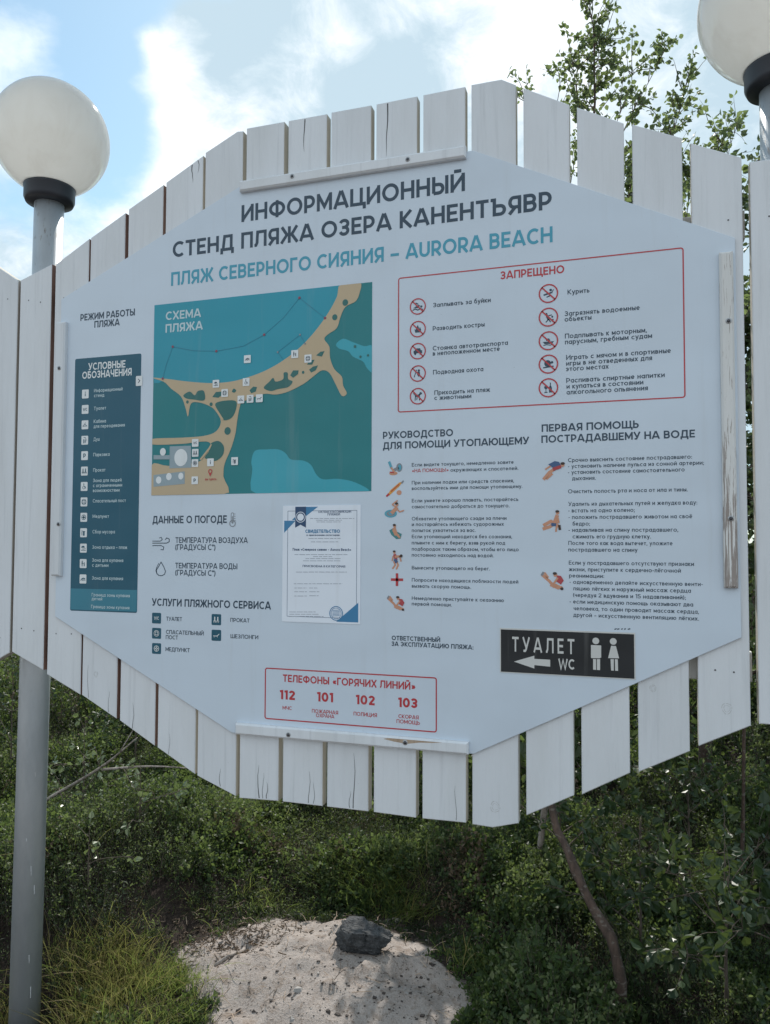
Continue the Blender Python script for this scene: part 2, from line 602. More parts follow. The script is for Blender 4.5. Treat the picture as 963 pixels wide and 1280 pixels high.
def letter(ch, w, H):
    """(advance width, strokes) of one monoline letter drawn with stroke width w and height H"""
    h, t, b = w / 2, H - w / 2, w / 2
    m = H * .5
    k = H

    def bowl(x0, x1, y0, y1):
        ry = (y1 - y0) / 2
        rx = min(ry, (x1 - x0) * .75)
        return [(x0, y0)] + arc(x1 - rx, (y0 + y1) / 2, rx, ry, -90, 90, 10) + [(x0, y1)]

    def oval(x0, x1, y0=b, y1=t):
        return arc((x0 + x1) / 2, (y0 + y1) / 2, (x1 - x0) / 2, (y1 - y0) / 2, 90, 450, 24)[:-1], True
    S = lambda *p: (list(p), False)
    if ch in 'АA':
        W = .88 * k
        return W, [S((.05, 0), (W / 2 - .02, H)), S((W - .05, 0), (W / 2 + .02, H)), S((W * .24, H * .27), (W * .76, H * .27))]
    if ch == 'Б':
        W = .68 * k
        return W, [S((W - .08, t), (h, t), (h, b)), (bowl(h, W - h, b, H * .56), False)]
    if ch in 'ВB':
        W = .70 * k
        return W, [S((h, 0), (h, H)), (bowl(h, W - h - .03, m, t), False), (bowl(h, W - h, b, m + .02), False)]
    if ch == 'Г':
        W = .58 * k
        return W, [S((h, 0), (h, t), (W, t))]
    if ch == 'D':
        W = .80 * k
        return W, [S((h, 0), (h, H)), (bowl(h, W - h, b, t), False)]
    if ch == 'Д':
        W = .92 * k
        return W, [S((h, -.19 * k), (h, b), (W - h, b), (W - h, -.19 * k)), S((W * .20, b), (W * .30, t), (W * .80, t), (W * .80, b))]
    if ch in 'ЕEЁ':
        W = .62 * k
        out = [S((W, b), (h, b), (h, t), (W, t)), S((h, m), (W - .06, m))]
        if ch == 'Ё':
            out += [S((.18 * k, H + .1), (.18 * k, H + .1 + w)), S((.46 * k, H + .1), (.46 * k, H + .1 + w))]
        return W, out
    if ch == 'Ж':
        W = 1.12 * k
        return W, [S((W / 2, 0), (W / 2, H)), S((.07, H), (W * .36, m), (.04, 0)), S((W - .07, H), (W * .64, m), (W - .04, 0)), S((W * .36, m), (W * .64, m))]
    if ch in 'З3':
        W = .66 * k
        return W, [(arc(W * .48, (t + m) / 2, W * .40 - h * .3, (t - m) / 2, 160, -90, 14), False), (arc(W * .48, (b + m) / 2, W * .5 - h, (m - b) / 2, 90, -165, 14), False), S((W * .3, m), (W * .5, m))]
    if ch in 'ИЙN':
        W = .80 * k
        out = [S((h, 0), (h, H)), S((W - h, 0), (W - h, H)), (S((h, .12 * k), (W - h, H - .12 * k)) if ch != 'N' else S((h, H - .12 * k), (W - h, .12 * k)))]
        if ch == 'Й':
            out.append(S((W * .25, H + .13), (W * .75, H + .13)))
        return W, out
    if ch == 'К':
        W = .72 * k
        return W, [S((h, 0), (h, H)), S((W - .06, H), (h + .1 * k, m), (W - .04, 0)), S((h, m), (h + .12 * k, m))]
    if ch == 'Л':
        W = .80 * k
        return W, [S((0, b), (.10 * k, b + .01), (.17 * k, .25 * k), (.2 * k, t), (W - h, t), (W - h, 0))]
    if ch in 'МM':
        W = .94 * k
        return W, [S((h, 0), (h, H)), S((W - h, 0), (W - h, H)), S((h, H - .06), (W / 2, .24 * k), (W - h, H - .06))]
    if ch in 'НH':
        W = .78 * k
        return W, [S((h, 0), (h, H)), S((W - h, 0), (W - h, H)), S((h, m), (W - h, m))]
    if ch in 'ОO0':
        W = (.98 if ch != '0' else .72) * k
        return W, [oval(h, W - h)]
    if ch == 'П':
        W = .78 * k
        return W, [S((h, 0), (h, t), (W - h, t), (W - h, 0))]
    if ch in 'РP':
        W = .68 * k
        return W, [S((h, 0), (h, H)), (bowl(h, W - h, H * .36, t), False)]
    if ch == 'R':
        W = .70 * k
        return W, [S((h, 0), (h, H)), (bowl(h, W - h, H * .38, t), False), S((W * .45, H * .38), (W - .06, 0))]
    if ch in 'СC':
        W = .80 * k
        V = .94 * k
        return W, [(arc(V * .5, m, V * .5 - h, m - h, 48, 312, 22), False)]
    if ch in 'ТT':
        W = .70 * k
        return W, [S((0, t), (W, t)), S((W / 2, t), (W / 2, 0))]
    if ch == 'У':
        W = .76 * k
        return W, [S((.05, H), (W * .52, .28 * k)), S((W - .05, H), (W * .48, .16 * k), (W * .38, b), (W * .12, b))]
    if ch == 'U':
        W = .76 * k
        return W, [([(h, H), (h, W / 2)] + arc(W / 2, W / 2 - h * .2, W / 2 - h, W / 2 - h * 1.2, 180, 360, 14) + [(W - h, W / 2), (W - h, H)], False)]
    if ch == 'Ф':
        W = 1.04 * k
        return W, [oval(h, W - h, .17 * k, .85 * k), S((W / 2, 0), (W / 2, H))]
    if ch in 'ХX':
        W = .78 * k
        return W, [S((.05, 0), (W - .05, H)), S((.05, H), (W - .05, 0))]
    if ch == 'Ц':
        W = .88 * k
        return W, [S((h, H), (h, b), (W - .03, b), (W - .03, -.19 * k)), S((W - .12 * k - h, b), (W - .12 * k - h, H))]
    if ch == 'Ч':
        W = .72 * k
        return W, [S((W - h, 0), (W - h, H)), ([(h, H), (h, H * .62)] + arc(h + .22 * k, H * .62, .22 * k, .22 * k, 180, 270, 8) + [(W - h, H * .62 - .22 * k)], False)]
    if ch == 'Ш':
        W = 1.08 * k
        return W, [S((h, H), (h, b), (W - h, b), (W - h, H)), S((W / 2, b), (W / 2, H))]
    if ch == 'Щ':
        W = 1.18 * k
        V = W - .1 * k
        return W, [S((h, H), (h, b), (W - .03, b), (W - .03, -.19 * k)), S((V - h, b), (V - h, H)), S((V / 2, b), (V / 2, H))]
    if ch == 'Ъ':
        W = .84 * k
        return W, [S((0, t), (.2 * k, t), (.2 * k, 0)), (bowl(.2 * k, W - h, b, H * .56), False)]
    if ch == 'Ы':
        W = .92 * k
        return W, [S((h, H), (h, b)), (bowl(h, W * .66, b, H * .56), False), S((W - h, 0), (W - h, H))]
    if ch == 'Ь':
        W = .66 * k
        return W, [S((h, H), (h, 0)), (bowl(h, W - h, b, H * .56), False)]
    if ch == 'Э':
        W = .86 * k
        return W, [(arc(W * .45, m, W * .5 - h, m - h, 140, -140, 22), False), S((W * .35, m), (W - h, m))]
    if ch == 'Ю':
        W = 1.22 * k
        return W, [S((h, 0), (h, H)), S((h, m), (W - .9 * k + h, m)), oval(W - .9 * k + h, W - h)]
    if ch == 'Я':
        W = .70 * k
        return W, [S((W - h, 0), (W - h, H)), (arc(h + .2, (H * .38 + t) / 2, .2, (t - H * .38) / 2, 270, 90, 10) + [(W - h, t)], False), S((h + .2, H * .38), (W - h, H * .38)), S((W * .55, H * .38), (.06, 0))]
    if ch == 'I':
        return w, [S((h, 0), (h, H))]
    if ch == 'W':
        W = 1.2 * k
        return W, [S((.05, H), (W * .27, 0), (W / 2, H * .9), (W * .73, 0), (W - .05, H))]
    if ch == '1':
        W = .38 * k
        return W, [S((0.02, t - .04), (W - h, t)), S((W - h, 0), (W - h, H))]
    if ch == '2':
        W = .66 * k
        return W, [(arc(W / 2, H * .70, W / 2 - h, H * .30 - h, 170, -35, 14) + [(h + .02, b)], False), S((h * .6, b), (W, b))]
    if ch == '5':
        W = .66 * k
        return W, [S((W - .06, t), (.12, t), (.09, H * .55)), (arc(W * .46, H * .32, W * .54 - h, H * .32 - h, 130, -160, 16), False)]
    # small letters with shapes of their own
    if ch == 'а' or ch == 'a':
        W = .84 * k
        return W, [oval(h, W - h), S((W - h, 0), (W - h, H))]
    if ch == 'б':
        W = .82 * k
        return W, [oval(h, W - h), ([(W - .08, 1.0), (W * .5, .93), (h + .05, .74), (h, m)], False)]
    if ch in 'еeё':
        W = .84 * k
        out = [(arc(W / 2, m, W / 2 - h, m - h, 0, 318, 20), False), S((h, m), (W - h, m))]
        if ch == 'ё':
            out += [S((W * .3, H + .1), (W * .3, H + .1 + w)), S((W * .7, H + .1), (W * .7, H + .1 + w))]
        return W, out
    if ch == 'р':
        W = .84 * k
        return W, [oval(h, W - h), S((h, -.26), (h, H))]
    if ch == 'у':
        W = .74 * k
        return W, [S((.04, H), (W * .52, .03)), S((W - .04, H), (W * .40, -.17), (W * .3, -.24), (W * .1, -.24))]
    if ch == 'ф':
        W = 1.15 * k
        return W, [oval(h, W - h), S((W / 2, -.26), (W / 2, H + .22))]
    if ch == 'r':
        W = .42 * k
        return W, [S((h, 0), (h, H)), S((h, H * .6), (W * .5, t), (W, t))]
    if ch == 'u':
        return letter('U', w, H)
    if ch == 'c':
        return letter('C', w, H)
    if ch == 'h':
        W = .74 * k
        return W, [S((h, 0), (h, 1.0)), ([(h, H * .55)] + arc(W / 2, H * .55, W / 2 - h, H * .45 - h, 180, 0, 10) + [(W - h, 0)], False)]
    if ch == 'o':
        return letter('O', w, H)
    if ch == 'i':
        return w * 1.3, [S((w * .65, 0), (w * .65, .66)), S((w * .65, .80), (w * .65, .80 + w * 1.2))]
    if ch == '.':
        return w * 1.1, [S((w * .55, 0), (w * .55, w))]
    if ch == ',':
        return w * 1.1, [S((w * .7, w), (w * .2, -w * .9))]
    if ch == ':':
        return w * 1.1, [S((w * .55, 0), (w * .55, w)), S((w * .55, .46), (w * .55, .46 + w))]
    if ch == ';':
        return w * 1.1, [S((w * .7, w), (w * .2, -w * .9)), S((w * .55, .46), (w * .55, .46 + w))]
    if ch == '!':
        return w * 1.1, [S((w * .55, 0), (w * .55, w)), S((w * .55, .3), (w * .55, 1.0))]
    if ch in '-–—':
        W = {'-': .32, '–': .5, '—': .66}[ch]
        return W, [S((.02, .37), (W - .02, .37))]
    if ch == '«' or ch == '»':
        s = 1 if ch == '«' else -1
        o = [S((.22 + s * .1, .58), (.22 - s * .06, .36), (.22 + s * .1, .14)), S((.44 + s * .1, .58), (.44 - s * .06, .36), (.44 + s * .1, .14))]
        return .62, o
    if ch == '(' or ch == ')':
        W = .28
        return W, [(arc(W + .2 if ch == '(' else -.2, .42, .38, .62, 125 if ch == '(' else 55, 235 if ch == '(' else -55, 10), False)]
    if ch == '°':
        return .3, [(arc(.15, .82, .11, .11, 0, 360, 10)[:-1], True)]
    return .4, []


def ribbon(pts, w, closed):
    P = np.array(pts, float)
    n = len(P)
    L, R_ = [], []
    for i in range(n):
        p = P[i]
        a = P[i - 1] if (closed or i > 0) else None
        c = P[(i + 1) % n] if (closed or i < n - 1) else None
        e1 = None if a is None else (p - a) / (np.linalg.norm(p - a) + 1e-9)
        e2 = None if c is None else (c - p) / (np.linalg.norm(c - p) + 1e-9)
        if e1 is None:
            nn = np.array([-e2[1], e2[0]])
        elif e2 is None:
            nn = np.array([-e1[1], e1[0]])
        else:
            n1, n2 = np.array([-e1[1], e1[0]]), np.array([-e2[1], e2[0]])
            nn = n1 + n2
            ln = np.linalg.norm(nn)
            nn = n1 if ln < 1e-3 else nn / ln
            nn = nn / max(.5, np.dot(nn, n1))
        L.append(p + nn * w / 2)
        R_.append(p - nn * w / 2)
    m_ = n if closed else n - 1
    v = L + R_
    f = [(i, n + i, n + (i + 1) % n, (i + 1) % n) for i in range(m_)]
    return v, f


def glyphs(text, bold):
    """a line of lettering as ribbons: points, faces, sheet order of each point, height of the capitals"""
    key = (text, bold)
    if key in FONT_CACHE:
        return FONT_CACHE[key]
    w = .22 if bold >= .03 else (.185 if bold >= .012 else (.155 if bold >= .0055 else .145))
    gap = .13 if w < .15 else .115
    if bold == .0121:                      # narrow, widely spaced lettering of the sticker
        w, gap = .16, .42
    V, Fc, Z = [], [], []
    x = 0.0
    for ch in text:
        if ch == ' ':
            x += .38
            continue
        low = ch.islower()
        H = .72 if low else 1.0
        name = ch if (ch in 'абеёруфaehiruco' and low) else ch.upper()
        W, strokes = letter(name, w, H)
        for q, (pts, closed) in enumerate(strokes):
            v, f = ribbon(pts, w, closed)
            o = len(V)
            V.extend([(p[0] + x, p[1]) for p in v])
            Z.extend([q * 3e-5] * len(v))
            Fc.extend([tuple(i + o for i in g) for g in f])
        x += W + gap
    FONT_CACHE[key] = (np.array(V).reshape(-1, 2), Fc, 1.0, np.array(Z))
    return FONT_CACHE[key]


Y_SHEET = -0.009      # front of the printed sheet
LAYER = 0.0005


def level_x(px, z, y):
    """x of the point at height z on the vertical plane y seen in pixel column px"""
    py = 600.0
    for _ in range(8):
        p = on_plane(px, py, y)
        q = on_plane(px, py + 1, y)
        py += (z - p[2]) / (q[2] - p[2])
    return on_plane(px, py, y)[0]


def put_text(mb, text, px0, py0, px1, cap_px, bold=0.012, y=None, mat=0):
    y = Y_SHEET - LAYER if y is None else y
    vs, fs, cap, zo = glyphs(text, bold)
    a = on_plane(px0, py0, y)
    capm = a[2] * -1 + on_plane(px0, py0 - cap_px, y)[2]
    x1 = level_x(px1, a[2], y)
    w = vs[:, 0].max() - vs[:, 0].min()
    sx, sz = (x1 - a[0]) / w, capm / cap
    x = a[0] + (vs[:, 0] - vs[:, 0].min()) * sx
    z = a[2] + vs[:, 1] * sz
    mb.add(np.stack([x, y - zo, z], 1), fs, mat)


def text_part(name, parent, org, rows, mat, y=None, mats=None):
    mb = MB()
    for r in rows:
        put_text(mb, *r[:5], bold=r[5] if len(r) > 5 else 0.008, y=y, mat=r[6] if len(r) > 6 else 0)
    return mb.build(name, mats or M[mat], parent, org)


def zoom(sx, ox, oy):
    """coordinates read in an enlargement of the photo -> photo pixels"""
    return lambda x, y: (x / sx + ox, y / sx + oy)


def flat(mb, pts_px, y, mat=0):
    P = [on_plane(px, py, y) for px, py in pts_px]
    A = sum(P[i][0] * P[(i + 1) % len(P)][2] - P[(i + 1) % len(P)][0] * P[i][2] for i in range(len(P)))
    if A < 0:
        P = P[::-1]
    mb.add(P, [tuple(range(len(P)))], mat)


def quad(mb, x0, z0, x1, z1, y, mat=0):
    mb.add([(x0, y, z0), (x1, y, z0), (x1, y, z1), (x0, y, z1)], [(0, 1, 2, 3)], mat)


def disc(mb, cx, cz, r, y, mat=0, n=24, rz=None):
    rz = r if rz is None else rz
    mb.add([(cx + r * math.cos(2 * math.pi * k / n), y, cz + rz * math.sin(2 * math.pi * k / n)) for k in range(n)], [tuple(range(n))], mat)


def ring(mb, cx, cz, r, w, y, mat=0, n=28, a0=0.0, a1=2 * math.pi):
    V, Fc = [], []
    for k in range(n + 1):
        a = a0 + (a1 - a0) * k / n
        V += [(cx + (r - w) * math.cos(a), y, cz + (r - w) * math.sin(a)), (cx + r * math.cos(a), y, cz + r * math.sin(a))]
    for k in range(n):
        Fc.append((2 * k, 2 * k + 1, 2 * k + 3, 2 * k + 2))
    mb.add(V, Fc, mat)


def stroke(mb, pts, w, y, mat=0):
    """line of constant width through (x, z) points"""
    P = [np.array(p, float) for p in pts]
    for i in range(len(P) - 1):
        d = P[i + 1] - P[i]
        L = np.linalg.norm(d)
        if L < 1e-9:
            continue
        d /= L
        n = np.array([-d[1], d[0]]) * w / 2
        a, b = P[i] - d * w * .25, P[i + 1] + d * w * .25
        q = [a - n, b - n, b + n, a + n]
        mb.add([(p[0], y - 1e-5 * (i % 2), p[1]) for p in q], [(0, 1, 2, 3)], mat)


def rrect(x0, z0, x1, z1, r, n=5):
    out = []
    for cx, cz, a in ((x1 - r, z0 + r, -90), (x1 - r, z1 - r, 0), (x0 + r, z1 - r, 90), (x0 + r, z0 + r, 180)):
        for k in range(n + 1):
            t = math.radians(a + 90 * k / n)
            out.append((cx + r * math.cos(t), cz + r * math.sin(t)))
    return out


def rbox(mb, x0, z0, x1, z1, r, y, mat=0):
    P = rrect(x0, z0, x1, z1, r)
    mb.add([(p[0], y, p[1]) for p in P], [tuple(range(len(P)))], mat)


def rframe(mb, x0, z0, x1, z1, r, w, y, mat=0):
    A, B = rrect(x0, z0, x1, z1, r), rrect(x0 + w, z0 + w, x1 - w, z1 - w, max(r - w, 0.0005))
    n = len(A)
    mb.add([(p[0], y, p[1]) for p in A + B], [(i, (i + 1) % n, n + (i + 1) % n, n + i) for i in range(n)], mat)


# pictograms inside a box of half-size 1
def pictogram(mb, kind, cx, cz, s, y, mat=0):
    S = lambda *p: [(cx + a * s, cz + b * s) for a, b in p]

    def st(w, *p):
        stroke(mb, S(*p), w * s, y, mat)

    def pg(*p):
        P = S(*p)
        mb.add([(q[0], y, q[1]) for q in P], [tuple(range(len(P)))], mat)

    def dc(a, b, r):
        disc(mb, cx + a * s, cz + b * s, r * s, y, mat, 14)
    if kind in ('i', 'P', 'WC'):
        vs, fs, cap, zo = glyphs(kind, 0.02)
        w0, w1 = vs[:, 0].min(), vs[:, 0].max()
        hh = 1.15 if kind != 'WC' else 0.75
        k = hh * s / cap
        kx = k if kind != 'WC' else 1.35 * s / (w1 - w0)
        x = cx + (vs[:, 0] - (w0 + w1) / 2) * kx
        z = cz + (vs[:, 1] - cap / 2) * k
        mb.add(np.stack([x, y - zo, z], 1), fs, mat)
    elif kind == 'cross':
        ring(mb, cx, cz, .72 * s, .14 * s, y, mat, 20)
        st(.28, (-.4, 0), (.4, 0))
        st(.28, (0, -.4), (0, .4))
    elif kind == 'ring':
        ring(mb, cx, cz, .75 * s, .12 * s, y, mat, 20)
        ring(mb, cx, cz, .42 * s, .12 * s, y, mat, 16)
        for a in range(4):
            t = math.pi / 4 + a * math.pi / 2
            st(.2, (.42 * math.cos(t), .42 * math.sin(t)), (.72 * math.cos(t), .72 * math.sin(t)))
    elif kind == 'hanger':
        st(.13, (-.7, -.35), (0, .15), (.7, -.35), (-.7, -.35))
        st(.12, (0, .15), (.0, .4), (.18, .55))
    elif kind == 'shower':
        st(.14, (-.3, .7), (.2, .7), (.35, .45))
        for k in range(3):
            st(.09, (.1 + .22 * k, .25), (-.15 + .22 * k, -.7))
        dc(-.35, .1, .15)
        st(.2, (-.35, -.1), (-.35, -.75))
    elif kind == 'hire':
        for k in (-.4, .4):
            dc(k, .5, .16)
            st(.3, (k, .25), (k, -.25))
            st(.12, (k - .2, -.25), (k - .2, -.7))
            st(.12, (k + .2, -.25), (k + .2, -.7))
        st(.12, (-.75, -.35), (.75, -.35))
    elif kind == 'wheelchair':
        dc(-.1, .65, .15)
        st(.17, (-.1, .45), (-.05, 0), (.35, -.05), (.55, -.5))
        ring(mb, cx - .1 * s, cz - .3 * s, .42 * s, .12 * s, y, mat, 18, math.radians(120), math.radians(390))
    elif kind == 'bin':
        st(.5, (.1, -.65), (.1, .2))
        st(.14, (-.25, .35), (.5, .35))
        dc(-.5, .5, .13)
        st(.16, (-.5, .3), (-.5, -.65))
    elif kind == 'parasol':
        pg((-.75, .15), (-.3, .6), (.2, .6), (.5, .15))
        st(.1, (-.1, .2), (-.1, -.55))
        st(.14, (-.7, -.55), (.75, -.55))
        st(.12, (.1, -.25), (.7, -.1))
    elif kind == 'family':
        dc(-.3, .6, .16)
        st(.3, (-.3, .3), (-.3, -.1))
        st(.2, (-.3, -.1), (-.3, -.7))
        dc(.35, .2, .13)
        st(.22, (.35, 0), (.35, -.65))
        st(.1, (-.3, .2), (.3, -.1))
    elif kind in ('swim', 'swimmer'):
        b = 0 if kind == 'swim' else -.15
        st(.16, (-.75, -.35 + b), (-.4, -.2 + b), (0, -.38 + b), (.4, -.2 + b), (.75, -.36 + b))
        pg((-.7, -.05 + b), (.1, -.1 + b), (.35, .3 + b), (.05, .35 + b))
        dc(.52, .1 + b, .17)
        if kind == 'swimmer':
            st(.15, (.05, .3), (-.2, .5), (-.5, .45))
    elif kind == 'lounger':
        st(.16, (-.75, -.15), (.2, -.15), (.75, .3))
        st(.1, (-.55, -.15), (-.55, -.5))
        st(.1, (.3, -.15), (.3, -.5))
    elif kind == 'fire':
        pg((-.38, -.5), (.38, -.5), (.5, -.1), (.3, .3), (.2, 0), (0, .65), (-.25, .2), (-.3, -.05), (-.5, 0))
    elif kind == 'car':
        pg((-.65, -.3), (.65, -.3), (.65, .08), (.45, .12), (.32, .42), (-.32, .42), (-.45, .12), (-.65, .08))
        dc(-.4, -.38, .16)
        dc(.4, -.38, .16)
    elif kind == 'diver':
        dc(.15, .45, .17)
        pg((-.05, .3), (.3, .25), (.35, -.25), (.1, -.5), (-.1, -.2))
        st(.12, (-.55, -.5), (-.2, .55))
        st(.14, (.25, -.3), (.5, -.6))
    elif kind == 'dog':
        pg((-.45, -.1), (.3, .02), (.35, .3), (-.4, .2))
        pg((.22, .1), (.62, .3), (.6, .5), (.32, .6), (.2, .35))
        st(.13, (-.36, .0), (-.42, -.6))
        st(.13, (.24, .0), (.26, -.6))
        st(.13, (-.1, .0), (-.16, -.5))
        st(.1, (-.42, .15), (-.66, .45))
    elif kind == 'smoke':
        st(.2, (-.55, -.15), (.45, .1))
        dc(.28, .42, .17)
        st(.1, (.5, .2), (.62, .45))
        st(.14, (-.2, -.45), (.2, -.3))
    elif kind == 'litter':
        dc(-.25, .4, .15)
        st(.26, (-.2, .2), (.0, -.3))
        st(.13, (0, -.3), (-.3, -.62))
        st(.13, (.05, -.3), (.25, -.62))
        st(.12, (-.1, .15), (.4, .25))
        dc(.48, .02, .13)
        dc(.55, -.35, .1)
    elif kind == 'boat':
        pg((-.7, -.1), (.7, -.1), (.45, -.4), (-.45, -.4))
        pg((-.3, .0), (.25, .0), (.1, .3), (-.2, .3))
        st(.1, (-.6, -.55), (-.2, -.48), (.2, -.57), (.6, -.48))
    elif kind == 'ball':
        dc(-.1, .1, .42)
        st(.16, (-.62, -.42), (.6, -.3))
        dc(.45, .2, .16)
    elif kind == 'bottle':
        pg((.08, -.6), (.42, -.6), (.42, .1), (.3, .25), (.3, .65), (.18, .65), (.18, .25), (.08, .1))
        pg((-.55, .2), (-.08, .2), (-.15, -.1), (-.3, -.2), (-.47, -.1))
        st(.08, (-.31, -.2), (-.31, -.55))
        st(.1, (-.5, -.57), (-.14, -.57))
    elif kind == 'arrow':
        st(.2, (-.3, .55), (.3, 0), (-.3, -.55))


# ------------------------------------------------------------------ the information board
B_ORG = (ux(-.373), 0.0, uz(-.27))
board = empty('information_board', B_ORG, 'large white octagonal information board with Cyrillic headings and a beach map', 'information board')
mb = MB()
SHEET = [(-.551, -.2705), (-.2, -.2705), (.1195, -.108), (.1195, .3695), (-.2, .527), (-.549, .527), (-.8655, .389), (-.8645, -.1145)]
mb.prism([(ux(a), uz(b)) for a, b in SHEET], Y_SHEET, -0.0015, 0, 1, bevel=.0012)
mb.build('sheet', [M['ink_sheet'], pbr('sheet_edge', (.55, .56, .58), .5)], board, B_ORG)


def batten(corners, mats, screws, patch=None, vertical=False):
    P = [on_plane(px, py, -0.02) for px, py in corners]
    xs, zs = sorted(p[0] for p in P), sorted(p[2] for p in P)
    x0, x1, z0, z1 = (xs[0] + xs[1]) / 2, (xs[2] + xs[3]) / 2, (zs[0] + zs[1]) / 2, (zs[2] + zs[3]) / 2
    mb = MB()
    mb.prism([(x0, z0), (x1, z0), (x1, z1), (x0, z1)], -0.026, Y_SHEET - .0003, 0, bevel=.005)
    if patch:
        P = [on_plane(px, py, -0.0263) for px, py in patch]
        P = [(p[0], p[1], min(max(p[2], z0 + .0055), z1 - .0055)) for p in P]
        mb.add(P[::-1], [tuple(range(len(P)))], 1)
    o = mb.build('batten', mats, board, B_ORG)
    for px, py in screws:
        c = on_plane(px, py, -0.027)
        sb = MB()
        sb.lathe([(.0001, .0032), (.0032, .003), (.0046, .0012), (.0048, 0.0)], c + np.array([0, .0008, 0]), 12, 0, (0, -1, 0))
        sb.lathe([(.0049, .001), (.0072, .0008), (.0076, 0.0)], c + np.array([0, .0008, 0]), 14, 1, (0, -1, 0))
        sb.build('screw', [M['screw'], pbr('washer', (.42, .43, .44), .4, .8)], o, B_ORG)
    return o


z2 = zoom(2.832, 300, 80)
zb = zoom(2.534, 280, 800)
batten([(300, 225.5), (582.5, 183.5), (582.5, 198), (300, 239)], [M['batten'], M['bare']], [z2(185, 397), z2(594, 337)])
batten([(294.8, 905.5), (585.8, 925.5), (585.8, 941), (294.8, 919.5)], [M['batten'], M['bare']], [zb(204, 300), zb(574, 325)],
       [zb(505, 313), zb(520, 307), zb(560, 306), zb(610, 309), zb(650, 314), zb(692, 319), zb(660, 326), zb(620, 325), zb(580, 329), zb(540, 322)])
batten([(899, 316), (917, 314), (922.5, 735), (905.5, 735)], [M['paint_peel'], M['bare']], [(911, 401), (914, 648)])
batten([(68.5, 404), (80.5, 402), (78, 720), (67.5, 720)], [M['paint_low'], M['bare']], [(74, 460), (73, 655)])

text_part('heading', board, B_ORG, [('ИНФОРМАЦИОННЫЙ', 302, 277.7, 581.4, 21, .02), ('СТЕНД ПЛЯЖА ОЗЕРА КАНЕНТЪЯВР', 216, 322, 690, 19.5, .02)], 'ink_navy')
text_part('subheading', board, B_ORG, [('ПЛЯЖ СЕВЕРНОГО СИЯНИЯ — AURORA BEACH', 214, 357.5, 691, 17, .018)], 'ink_teal')
z4 = zoom(3.045, 80, 370)
text_part('section_title', board, B_ORG, [('РЕЖИМ РАБОТЫ', *z4(63, 95), 168.7, 8.4, .014), ('ПЛЯЖА', *z4(116, 121), 149.8, 8.4, .014)], 'ink_navy')

# legend column
lp = [z4(40, 243), z4(292, 216), z4(282, 1207), z4(27, 1197)]
P = [on_plane(*p, Y_SHEET - LAYER) for p in lp]
LX0, LX1, LZ1, LZ0 = (P[0][0] + P[3][0]) / 2, (P[1][0] + P[2][0]) / 2, (P[0][2] + P[1][2]) / 2, (P[2][2] + P[3][2]) / 2
ls = on_plane(*z4(150, 1116), Y_SHEET - LAYER)[2]
mb = MB()
rbox(mb, LX0, LZ0, LX1, LZ1, .006, Y_SHEET - LAYER, 0)
quad(mb, LX0 + .001, LZ0 + .004, LX1 - .001, ls, Y_SHEET - 2 * LAYER, 1)
legend = mb.build('legend_panel', [M['ink_legend'], M['ink_legend_strip']], board, B_ORG)
yT = Y_SHEET - 2 * LAYER
text_part('legend_title', legend, B_ORG, [('УСЛОВНЫЕ', *z4(93, 283), 157, 9, .016), ('ОБОЗНАЧЕНИЯ', *z4(70, 316), 164.7, 9, .016)], 'ink_white', yT)
LEG = [('i', ('Информационный', 'стенд')), ('WC', ('Туалет',)), ('hanger', ('Кабина', 'для переодевания')), ('shower', ('Душ',)), ('P', ('Парковка',)),
       ('hire', ('Прокат',)), ('wheelchair', ('Зона для людей', 'с ограниченными', 'возможностями')), ('ring', ('Спасательный пост',)),
       ('cross', ('Медпункт',)), ('bin', ('Сбор мусора',)), ('parasol', ('Зона отдыха – пляж',)), ('family', ('Зона для купания', 'с детьми')),
       ('swim', ('Зона для купания',))]
for k, (kind, words) in enumerate(LEG):
    rows = []
    f = k / 12
    cx, cy = z4(82 - 9 * f, 373 + 704 * f)
    c = on_plane(cx, cy, yT)
    mb = MB()
    s = .0147
    rbox(mb, c[0] - s * .92, c[2] - s * 1.02, c[0] + s * .92, c[2] + s * 1.02, .003, yT, 0)
    pictogram(mb, kind, c[0], c[2], s * .86, yT - LAYER, 1)
    mb.build('legend_icon', [M['ink_white'], M['ink_legend']], legend, B_ORG)
    n = len(words)
    for j, w in enumerate(words):
        x0 = z4(115 - 8 * f, 0)[0]
        y0 = cy + 1.8 + (j - (n - 1) / 2) * 6.2 + (1 - f) * (0.2)
        rows.append((w, x0, y0 - 1.0, x0 + len(w) * (2.55 - .12 * (len(w) > 14)), 4.3, .004))
    text_part('legend_caption', legend, B_ORG, rows, 'ink_pale', yT)
text_part('legend_caption', legend, B_ORG, [('Граница зоны купания', *z4(106, 1143), 162.5, 4.2, .004), ('детей', *z4(106, 1158), 128, 4.2, .004),
                                            ('Граница зоны купания', *z4(104, 1188), 162, 4.2, .004)], 'ink_pale', yT - LAYER)
mb = MB()
for k in range(5):
    c = on_plane(*z4(54 + 9 * k, 1181), yT - LAYER)
    disc(mb, c[0], c[2], .0016, yT - LAYER, 0, 8)
mb.build('legend_dots', M['ink_route'], legend, B_ORG)
c = on_plane(*z4(287, 323), yT)
mb = MB()
rbox(mb, c[0] - .0125, c[2] - .0165, c[0] + .0125, c[2] + .0165, .003, yT - LAYER, 0)
pictogram(mb, 'arrow', c[0], c[2], .011, yT - 2 * LAYER, 1)
mb.build('arrow_tab', [M['ink_white'], M['ink_navy']], board, B_ORG)

